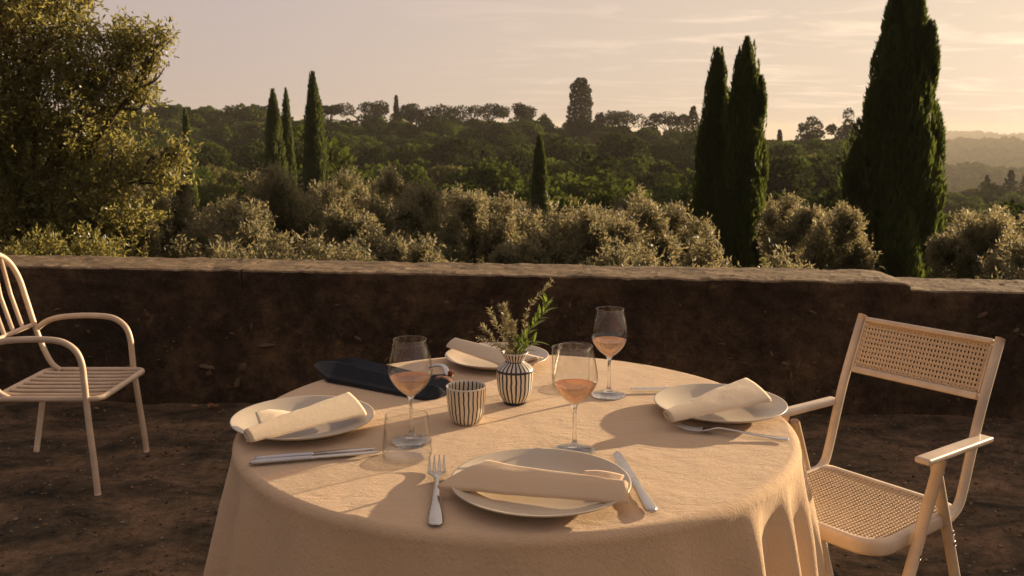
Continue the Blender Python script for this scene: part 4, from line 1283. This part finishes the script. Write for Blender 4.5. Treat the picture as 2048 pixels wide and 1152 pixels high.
def tumbler(label, x, y, rb, rt, h):
    t = thing('tumbler', label, 'tumbler', (x, y, TZ + .0005), group='empty glass tumblers')
    wall_ = [(rb - .004, .003), (rb, .006), (rb + .0006, .012)] + [(rb + (rt - rb) * q, .012 + (h - .012) * q) for q in np.linspace(.1, 1, 8)]
    th = .0014
    prof = wall_ + [(rt - th * .5, h + .0007)] + [(r - th, z) for r, z in wall_[::-1]]
    V, F = lathe(prof, 64); gw = obj('glass_wall', mesh_from(V, F, 'glass_wall'), M['thin_glass'], t)
    V, F = lathe([(0, .0), (rb - .006, .0), (rb - .002, .0015), (rb - .0035, .0055), (rb - .010, .0075), (rb * .5, .0068), (0, .0064)], 64)
    obj('glass_base', mesh_from(V, F, 'glass_base'), M['thin_glass'], t)
    rim = [(rt - th / 2 + .0008 * math.cos(q), h + .0008 * math.sin(q)) for q in np.linspace(0, 2 * math.pi, 9)]
    V, F = lathe(rim, 64); obj('rim', mesh_from(V, F, 'rim'), M['thin_glass'], gw)
tumbler('empty glass tumbler standing in front of the left wine glass', -.213, 1.796, .0505, .0435, .088)
tumbler('empty glass tumbler behind the wine glass near the front plate', .152, 2.318, .049, .050, .102)

# ---- striped vase and cup
vase = thing('striped_vase', 'small black and cream striped ceramic vase holding sprigs', 'vase', (.007, 2.172, TZ))
vp = fine([(.027, .0), (.0285, .004), (.030, .008), (.036, .018), (.0415, .034), (.0442, .060), (.0452, .080), (.0440, .086), (.038, .093), (.029, .099), (.0235, .1035), (.0225, .1075), (.026, .114), (.031, .1215), (.0325, .126)], 4)
inner = [(r - .003, z) for r, z in vp if z > .06][::-1]
prof = [(0, 0)] + vp + [(.0312, .1272)] + inner + [(0, .06)]
V, F = lathe(prof, 72); vb_ = obj('vase_body', mesh_from(V, F, 'vase_body'), M['vase'], vase)
V, F = lathe([(.0312, .1225), (.0326, .1255), (.0318, .1278), (.0300, .1268), (.0292, .122)], 64)
obj('vase_lip', mesh_from(V, F, 'vase_lip'), M['glaze'], vb_)
cup = thing('striped_cup', 'small striped ceramic cup in front of the vase', 'cup', (-.104, 2.024, TZ))
cp = fine([(.0, .0), (.026, .0), (.031, .002), (.036, .010), (.0405, .026), (.0430, .045), (.0445, .065), (.0452, .0835)], 4)
inner = [(max(0, r - .003), z + .003) for r, z in cp if z < .081][::-1]
prof = cp + [(.0440, .0845)] + inner
V, F = lathe(prof, 72); cb_ = obj('cup_body', mesh_from(V, F, 'cup_body'), M['cup'], cup)
V, F = lathe([(.0453, .0825), (.0456, .0845), (.0440, .0856), (.0424, .0842), (.0424, .0825)], 64)
obj('cup_rim', mesh_from(V, F, 'cup_rim'), M['glaze'], cb_)

# ---- sprigs in the vase
VB = np.array([.007, 2.172, TZ + .118])
def needle_sprig(label, pts, n, ll, seed, mat, group, r=.0011):
    rng = np.random.default_rng(seed)
    t = thing('herb_sprig', label, 'sprig', tuple(VB - np.array([0, 0, .03])), group=group)
    P = smooth_path([(0, 0, 0)] + list(pts), 10)
    m_ = len(P)
    tube_obj('stem', P, [r * (1 - .6 * i / m_) for i in range(m_)], mat, t, 6)
    A = np.array([tuple(p) for p in P])
    q = np.sort(rng.uniform(.22, 1, n)) * (m_ - 1.001)
    i0 = q.astype(int); f = (q - i0)[:, None]
    base = A[i0] * (1 - f) + A[i0 + 1] * f
    tan = unit(A[i0 + 1] - A[i0])
    side = unit(np.cross(tan, rng.normal(size=(n, 3))))
    d = unit(side * .85 + tan * .6)
    Ls = ll * rng.uniform(.6, 1.25, n)
    V = leaf_verts(rng, base, d, Ls, Ls * .19, .2)
    o = obj('needles', mesh_np(V, quads(n), 'needles'), mat, t); tag(o, kind='stuff')
    return t
needle_sprig('dry grey herb sprig leaning lowest to the left in the vase', [(-.012, 0, .035), (-.045, .0, .060), (-.068, .01, .088), (-.080, .01, .100)], 110, .013, 1, M['rosemary'], 'grey herb sprigs in the vase')
needle_sprig('short dry herb sprig drooping to the left in the vase', [(-.014, -.01, .034), (-.040, -.01, .056), (-.072, -.01, .070), (-.086, -.01, .072)], 100, .013, 2, M['rosemary'], 'grey herb sprigs in the vase')
needle_sprig('thin dry herb sprig standing second from the left in the vase', [(-.012, .01, .040), (-.034, .01, .080), (-.050, .01, .115), (-.060, .01, .142)], 110, .013, 3, M['rosemary'], 'grey herb sprigs in the vase')
needle_sprig('bushy upright dry herb sprig in the middle of the vase', [(-.010, 0, .045), (-.020, 0, .085), (-.022, 0, .120), (-.028, 0, .150)], 300, .018, 4, M['rosemary'], 'grey herb sprigs in the vase')
needle_sprig('second bushy dry herb sprig beside the middle one in the vase', [(-.004, -.01, .045), (-.008, -.01, .080), (-.006, -.01, .112)], 260, .017, 5, M['rosemary'], 'grey herb sprigs in the vase')
needle_sprig('longest herb sprig arching up to the right above the vase', [(.012, .005, .045), (.024, .005, .088), (.025, .005, .125), (.040, .005, .160), (.068, .005, .190), (.089, .005, .210)], 150, .012, 6, M['rosemary'], 'grey herb sprigs in the vase')
def leaf_mesh(L, W):
    n, V, F = 7, [], []
    for i in range(n + 1):
        q = i / n; w = W * math.sin(math.pi * min(1, q ** .8)) * .5 + .0003
        z = .12 * L * math.sin(q * 2.4)
        V += [(q * L, -w, z + w * .35), (q * L, 0, z), (q * L, w, z + w * .35)]
    for i in range(n):
        a = i * 3
        F += [(a, a + 3, a + 4, a + 1), (a + 1, a + 4, a + 5, a + 2)]
    return mesh_from(V, F, 'leaf')
lm = [leaf_mesh(.038, .0090), leaf_mesh(.030, .0078)]
for m_ in lm: m_.materials.append(M['greenleaf'])
def leafy_sprig(label, pts, n, seed, start=.25):
    rng = random.Random(seed)
    t = thing('leafy_sprig', label, 'sprig', tuple(VB - np.array([0, 0, .03])), group='green leafy sprigs in the vase')
    P = smooth_path([(0, 0, 0)] + list(pts), 10); m_ = len(P)
    tube_obj('stem', P, [.0013 * (1 - .5 * i / m_) for i in range(m_)], M['greenleaf'], t, 6)
    for k in range(n):
        q = start + (1 - start) * k / (n - 1)
        i = min(m_ - 2, int(q * (m_ - 1)))
        tan = (P[i + 1] - P[i]).normalized()
        az = k * 2.4 + rng.uniform(-.4, .4)
        s_ = tan.orthogonal().normalized(); s_ = Matrix.Rotation(az, 3, tan) @ s_
        d = (s_ * .8 + tan * .75).normalized()
        o = obj('leaf', lm[k % 2], None, t, P[i], d.to_track_quat('X', 'Z').to_euler())
        s = rng.uniform(.75, 1.1); o.scale = (s, s, s)
    return t
leafy_sprig('tall green leafy sprig leaning to the right in the vase', [(.012, -.01, .04), (.032, -.01, .085), (.052, -.005, .115), (.072, 0, .138), (.076, 0, .160)], 26, 1)
leafy_sprig('low green leafy sprig spreading right over the vase lip', [(.012, -.015, .035), (.028, -.02, .055), (.046, -.02, .068)], 14, 2, .35)
leafy_sprig('short green leafy sprig at the front of the vase mouth', [(.002, -.012, .034), (.006, -.018, .050), (.010, -.02, .072)], 14, 3, .35)

# ---- navy wrap at the table edge
wrap = thing('leather_wrap', 'long dark navy folded wrap with a pointed end at the left back of the table', 'wrap', (-.345, 2.350, TZ + .001), (0, 0, math.atan2(-.245, .385)))
def wrap_mesh():
    n, L = 48, .435
    V, F = [], []
    for i in range(n + 1):
        q = i / n; x = (q - .5) * L
        w = .068 * (min(1, (q / .22)) ** .95) * (1 - .10 * q) * math.sqrt(max(0.25, 1 - max(0, (q - .93) / .07) ** 2)) + .0015
        hgt = (.050 * min(1, (q / .22)) ** .7 * (1 - .45 * q)) * math.sqrt(max(0.1, 1 - max(0, (q - .94) / .06) ** 2)) + .003
        lift = .018 * max(0, 1 - q / .2)
        yc = -.020 * max(0, 1 - q / .22)
        prof = [(-1.05, .0), (-1.02, .22), (-.90, .36), (-.55, .95), (-.50, 1.0), (-.45, .96), (-.28, .50), (.10, .42), (.48, .86), (.53, .92), (.58, .86), (.95, .2), (1.0, 0)]
        for y, z in prof:
            V.append((x, yc + y * w, lift + z * hgt + .0012 * fbm(x, y * .1, 2, 2, 30) + (0 if z > 0 else 0)))
    p = 13
    for i in range(n):
        for k in range(p - 1): F.append((i * p + k, (i + 1) * p + k, (i + 1) * p + k + 1, i * p + k + 1)[::-1])
        F.append((i * p + p - 1, (i + 1) * p + p - 1, (i + 1) * p, i * p)[::-1])
    F.append(tuple(range(p))); F.append(tuple(range(n * p, n * p + p))[::-1])
    o = obj('wrap_body', mesh_from(V, F, 'wrap_body'), M['navy'], wrap)
    o.data.polygons.foreach_set('use_smooth', [False] * len(o.data.polygons))
wrap_mesh()
hd = thing('steel_handle', 'bent pale steel handle sticking up from the navy wrap behind the left glass', 'handle', (-.190, 2.372, TZ + .012))
tube_obj('bar', smooth_path([(-.035, .055, .010), (-.010, .052, .016), (.006, .036, .017), (.016, .0, .014), (.022, -.030, .008)], 6), .0055, M['steel_brushed'], hd, 10, flat=(1.5, .7))
tube_obj('collar', [(-.030, -.034, .002), (.018, -.036, .004)], .011, M['rubber'], hd, 14)
bc = thing('crust_piece', 'small brown ribbed piece tucked between the left glass and the striped cup', 'piece', (-.178, 2.296, TZ + .016))
V, F = tube(smooth_path([(-.030, .006, .002), (-.014, .002, .006), (.006, -.002, .006), (.026, -.008, .0)], 6), [.004 + .0105 * math.sin(math.pi * (i + 1) / 20) for i in range(19)], 14, flat=(1.1, .75))
obj('crust', mesh_from(V, F, 'crust'), M['copper'], bc)
V, F = tube([(.014, .030, .016), (.020, .028, .016), (.026, .026, .014)], [.008, .009, .006], 12)
obj('knob', mesh_from(V, F, 'knob'), M['copper'], bc)

# ================================================================== LEFT CHAIR (bent tube, slatted)
lc = thing('slatted_armchair', 'beige tubular metal garden armchair with slatted seat at left', 'chair', (-1.78, 3.625, 0))
LO = Vector((-1.78, 3.625, 0))
def lp(pts): return [Vector(p) - LO for p in pts]
yn, yf = 3.415, 3.840
SZ = .378
tr_ = .0115
# seat frame: rounded rectangle
def rrect(x0, x1, y0, y1, z, r=.04, k=5):
    out = []
    for cx, cy_, a0 in ((x1 - r, y1 - r, 0), (x0 + r, y1 - r, 90), (x0 + r, y0 + r, 180), (x1 - r, y0 + r, 270)):
        for i in range(k + 1):
            a = R(a0 + 90 * i / k); out.append((cx + r * math.cos(a), cy_ + r * math.sin(a), z))
    return out
tube_obj('seat_frame', lp(rrect(-1.985, -1.572, yn - .005, yf + .005, SZ)), tr_, M['paint'], lc, 12, True)
for k in range(7):
    y = yn + .052 + k * (yf - yn - .104) / 6
    tube_obj('seat_slat', lp([(-1.982, y, SZ + .002), (-1.90, y, SZ - .001), (-1.65, y, SZ - .001), (-1.575, y, SZ + .002)]), .0085, M['paint'], lc, 10)
# back frame: one bent tube with an arched top
br = smooth_path([(-1.925, yf - .005, SZ - .002), (-1.965, yf, .405), (-1.995, yf, .47), (-2.02, yf, .55), (-2.050, yf, .68), (-2.075, yf, .78), (-2.098, yf - .03, .855), (-2.112, yf - .10, .893), (-2.116, (yn + yf) / 2, .905),
                  (-2.112, yn + .10, .893), (-2.098, yn + .03, .855), (-2.075, yn, .78), (-2.050, yn, .68), (-2.02, yn, .55), (-1.995, yn, .47), (-1.965, yn, .405), (-1.925, yn + .005, SZ - .002)], 5)
tube_obj('back_frame', lp(br), .0118, M['paint'], lc, 12)
tube_obj('back_bar', lp([(-2.028, yf, .578), (-2.050, yf - .12, .570), (-2.056, (yn + yf) / 2, .566), (-2.050, yn + .12, .570), (-2.028, yn, .578)]), .010, M['paint'], lc, 10)
for k in range(6):
    q = (k + 1) / 7; y = yn + (yf - yn) * q
    arch = .905 - .05 * abs(2 * q - 1) ** 3
    xb = -2.030 - .026 * (1 - abs(2 * q - 1) ** 2)
    tube_obj('back_slat', lp([(xb, y, .570), (xb - .040, y, .72), (-2.112, y, arch - .004)]), .0088, M['paint'], lc, 10)
for y, s in ((yf, 1), (yn, -1)):
    yo = y + s * .012
    arm = smooth_path([(-2.020, y, .556), (-1.985, yo, .585), (-1.93, yo, .604), (-1.85, yo, .612), (-1.76, yo, .612), (-1.695, yo, .602), (-1.650, yo, .570), (-1.630, yo, .520), (-1.626, yo, .45), (-1.624, yo, .38), (-1.618, yo + s * .006, .28), (-1.605, yo + s * .014, .10), (-1.600, yo + s * .018, .002)], 5)
    tube_obj('arm_and_leg', lp(arm), .0122, M['paint'], lc, 12)
    tube_obj('rear_leg', lp([(-1.99, y, SZ - .004), (-2.02, yo, .27), (-2.085, yo + s * .022, .002)]), .0120, M['paint'], lc, 12)

# ================================================================== RIGHT CHAIR (folding, cane)
BD = Vector((.77, .64, 0)).normalized()       # towards the chair's back
SD = Vector((.62, -.785, 0)).normalized()     # towards its right-hand (near) side
BASE = Vector((1.037, 2.4375, 0))             # middle of the back edge of the seat
rc = thing('folding_chair', 'cream folding armchair with woven cane seat and back at right', 'chair', tuple(BASE), (0, 0, math.atan2(SD.y, SD.x)))
# local: x = near side, y = towards back, z up
HWD = .195
def post(s):
    x = s * (HWD + .004)
    pts = smooth_path([(x, -.075, .405), (x, -.03, .408), (x, .006, .425), (x, .028, .47), (x, .085, .66), (x, .165, .852)], 6)
    return tube_obj('back_post', pts, .0148, M['paint2'], rc, 14, flat=(.8, 1.1))
post(1); post(-1)
def bpt(x, h):   # point on the leaning back plane at height h
    return Vector((x, .085 + (h - .66) * .4167, h))
def backrest():
    up = (bpt(0, .84) - bpt(0, .70)).normalized()
    nrm = Vector((1, 0, 0)).cross(up).normalized()
    def rail(name, h0, h1, th=.011):
        c = bpt(0, (h0 + h1) / 2); me = rbox(2 * HWD - .022, th * 2, (bpt(0, h1) - bpt(0, h0)).length, .004)
        rot = Matrix((Vector((1, 0, 0)), nrm * -1, up)).transposed().to_euler()
        return obj(name, me, M['paint2'], rc, c, rot)
    rail('top_rail', .835, .847, .010); rail('lower_rail', .692, .708)
    for s in (-1, 1):
        c = bpt(s * (HWD - .012), .7715); me = rbox(.006, .014, (bpt(0, .834) - bpt(0, .709)).length, .002)
        obj('side_rail', me, M['paint2'], rc, c, Matrix((Vector((1, 0, 0)), nrm * -1, up)).transposed().to_euler())
    return up, nrm
up_b, n_b = backrest()
def cane_panel(name, w, h, nx_, ny_, xf, hole=.34, sag=0.0, corner=None):
    V, F = [], []
    cw, ch = w / nx_, h / ny_
    rc_ = random.Random(5)
    def P(x, y, z): V.append(xf(x, y, z)); return len(V) - 1
    for i in range(nx_):
        for j in range(ny_):
            x, y = -w / 2 + (i + .5) * cw, -h / 2 + (j + .5) * ch
            if corner and not corner(x, y): continue
            ring_o, ring_i, ring_b, ring_ob = [], [], [], []
            hl, jx, jy = hole * rc_.uniform(.92, 1.08), rc_.uniform(-.025, .025) * cw, rc_.uniform(-.025, .025) * ch
            for k in range(8):
                a = k * math.pi / 4
                ox = (1 if math.cos(a) > .3 else -1 if math.cos(a) < -.3 else 0) * .5 * cw
                oy = (1 if math.sin(a) > .3 else -1 if math.sin(a) < -.3 else 0) * .5 * ch
                zz = sag * (1 - (2 * (x + ox) / w) ** 2) * (1 - (2 * (y + oy) / h) ** 2)
                wob = .0007 * (1 if k % 2 == 0 else -1)
                ring_o.append(P(x + ox, y + oy, zz + wob)); ring_ob.append(P(x + ox, y + oy, zz - .002))
                ring_i.append(P(x + jx + hl * cw * math.cos(a), y + jy + hl * ch * math.sin(a), zz + .0002)); ring_b.append(P(x + jx + hl * 1.05 * cw * math.cos(a), y + jy + hl * 1.05 * ch * math.sin(a), zz - .0018))
            for k in range(8):
                k2 = (k + 1) % 8
                F.append((ring_o[k], ring_o[k2], ring_i[k2], ring_i[k]))
                F.append((ring_i[k], ring_i[k2], ring_b[k2], ring_b[k]))
                F.append((ring_b[k], ring_b[k2], ring_ob[k2], ring_ob[k]))
    me = mesh_from(V, F, name, False)
    return obj(name, me, M['cane'], rc)
cB = bpt(0, .7715)
cane_panel('cane_back', 2 * HWD - .026, (bpt(0, .8355) - bpt(0, .7075)).length, 37, 10, lambda x, y, z: cB + Vector((1, 0, 0)) * x + up_b * y + n_b * z, .30)
# cane binding strips round the back panel
for hh in (.7125, .8305):
    tube_obj('cane_binding', [bpt(x, hh) - n_b * .004 for x in np.linspace(-HWD + .024, HWD - .024, 40)], [.0026 + .0010 * math.sin(i * 2.2) for i in range(40)], M['cane'], rc, 6)
for s in (-1, 1):
    tube_obj('cane_binding', [bpt(s * (HWD - .020), h) - n_b * .004 for h in np.linspace(.714, .829, 16)], [.0026 + .0010 * math.sin(i * 2.2) for i in range(16)], M['cane'], rc, 6)
# seat: rounded frame with cane panel
SD_, SW = .385, .205
def seat_outline(inset, z):
    x0, x1, y0, y1 = -SW + inset, SW - inset, -SD_ + inset, .012 - inset
    rF, rB = .075 - inset * .6, .035
    out = []
    for cx, cy_, a0, r in ((x1 - rB, y1 - rB, 0, rB), (x0 + rB, y1 - rB, 90, rB), (x0 + rF, y0 + rF, 180, rF), (x1 - rF, y0 + rF, 270, rF)):
        for i in range(9):
            a = R(a0 + 90 * i / 8); out.append((cx + r * math.cos(a), cy_ + r * math.sin(a), z))
    return out
def seat_frame():
    rings = [seat_outline(.004, .388), seat_outline(.0, .394), seat_outline(.0, .420), seat_outline(.004, .4265), seat_outline(.018, .4275), seat_outline(.022, .424), seat_outline(.022, .392)]
    V = [p for r in rings for p in r]; n = len(rings[0]); F = []
    for q in range(len(rings)):
        q2 = (q + 1) % len(rings)
        for k in range(n):
            k2 = (k + 1) % n
            F.append((q * n + k, q * n + k2, q2 * n + k2, q2 * n + k))
    return obj('seat_frame', mesh_from(V, F, 'seat_frame'), M['paint2'], rc)
seat_frame()
def in_seat(x, y):
    y = y - (SD_ - .012) / 2
    if y > .012 - .023: return False
    fx, fy = abs(x) - (SW - .022 - .05), -SD_ + .022 + .05 - y
    return not (fx > 0 and fy > 0 and math.hypot(fx, fy) > .054)
cane_panel('cane_seat', 2 * (SW - .020), SD_ - .03, 32, 29, lambda x, y, z: Vector((x, y - (SD_ - .012) / 2, 0.4235 + z)), .36, -.006, in_seat)
# arms
for s in (1, -1):
    x = s * (HWD + .026)
    c0, c1 = Vector((x, .085, .600)), Vector((x, -.245, .612))
    me = rbox(.040, (c1 - c0).length, .016, .006, 3)
    obj('armrest', me, M['paint2'], rc, (c0 + c1) / 2, (math.atan2(c0.z - c1.z, c0.y - c1.y), 0, 0))
    xl = s * (HWD + .030)
    fl = tube_obj('leg', [(xl, -.160, .598), (xl + s * .006, -.300, .30), (xl + s * .012, -.435, .012)], .0132, M['paint2'], rc, 12, flat=(.85, 1.15))
    rl = tube_obj('leg', [(xl - s * .022, -.145, .585), (xl - s * .020, -.02, .30), (xl - s * .016, .100, .012)], .0128, M['paint2'], rc, 12, flat=(.85, 1.15))
    for yy in (-.435, .100):
        xx = xl + s * .012 if yy < 0 else xl - s * .016
        tube_obj('foot_cap', [(xx, yy, .0), (xx, yy, .045)], .0185, M['rubber'], fl if yy < 0 else rl, 12)
    for (yy, zz, xo) in ((-.136, .560, -.006), (-.050, .375, -.006), (-.037, .342, -.006), (-.262, .380, .017)):
        xx = xl + s * xo
        tube_obj('bolt', [(xx, yy, zz), (xx + s * .004, yy, zz)], .0055, M['steel'], fl if xo > 0 else rl, 10)
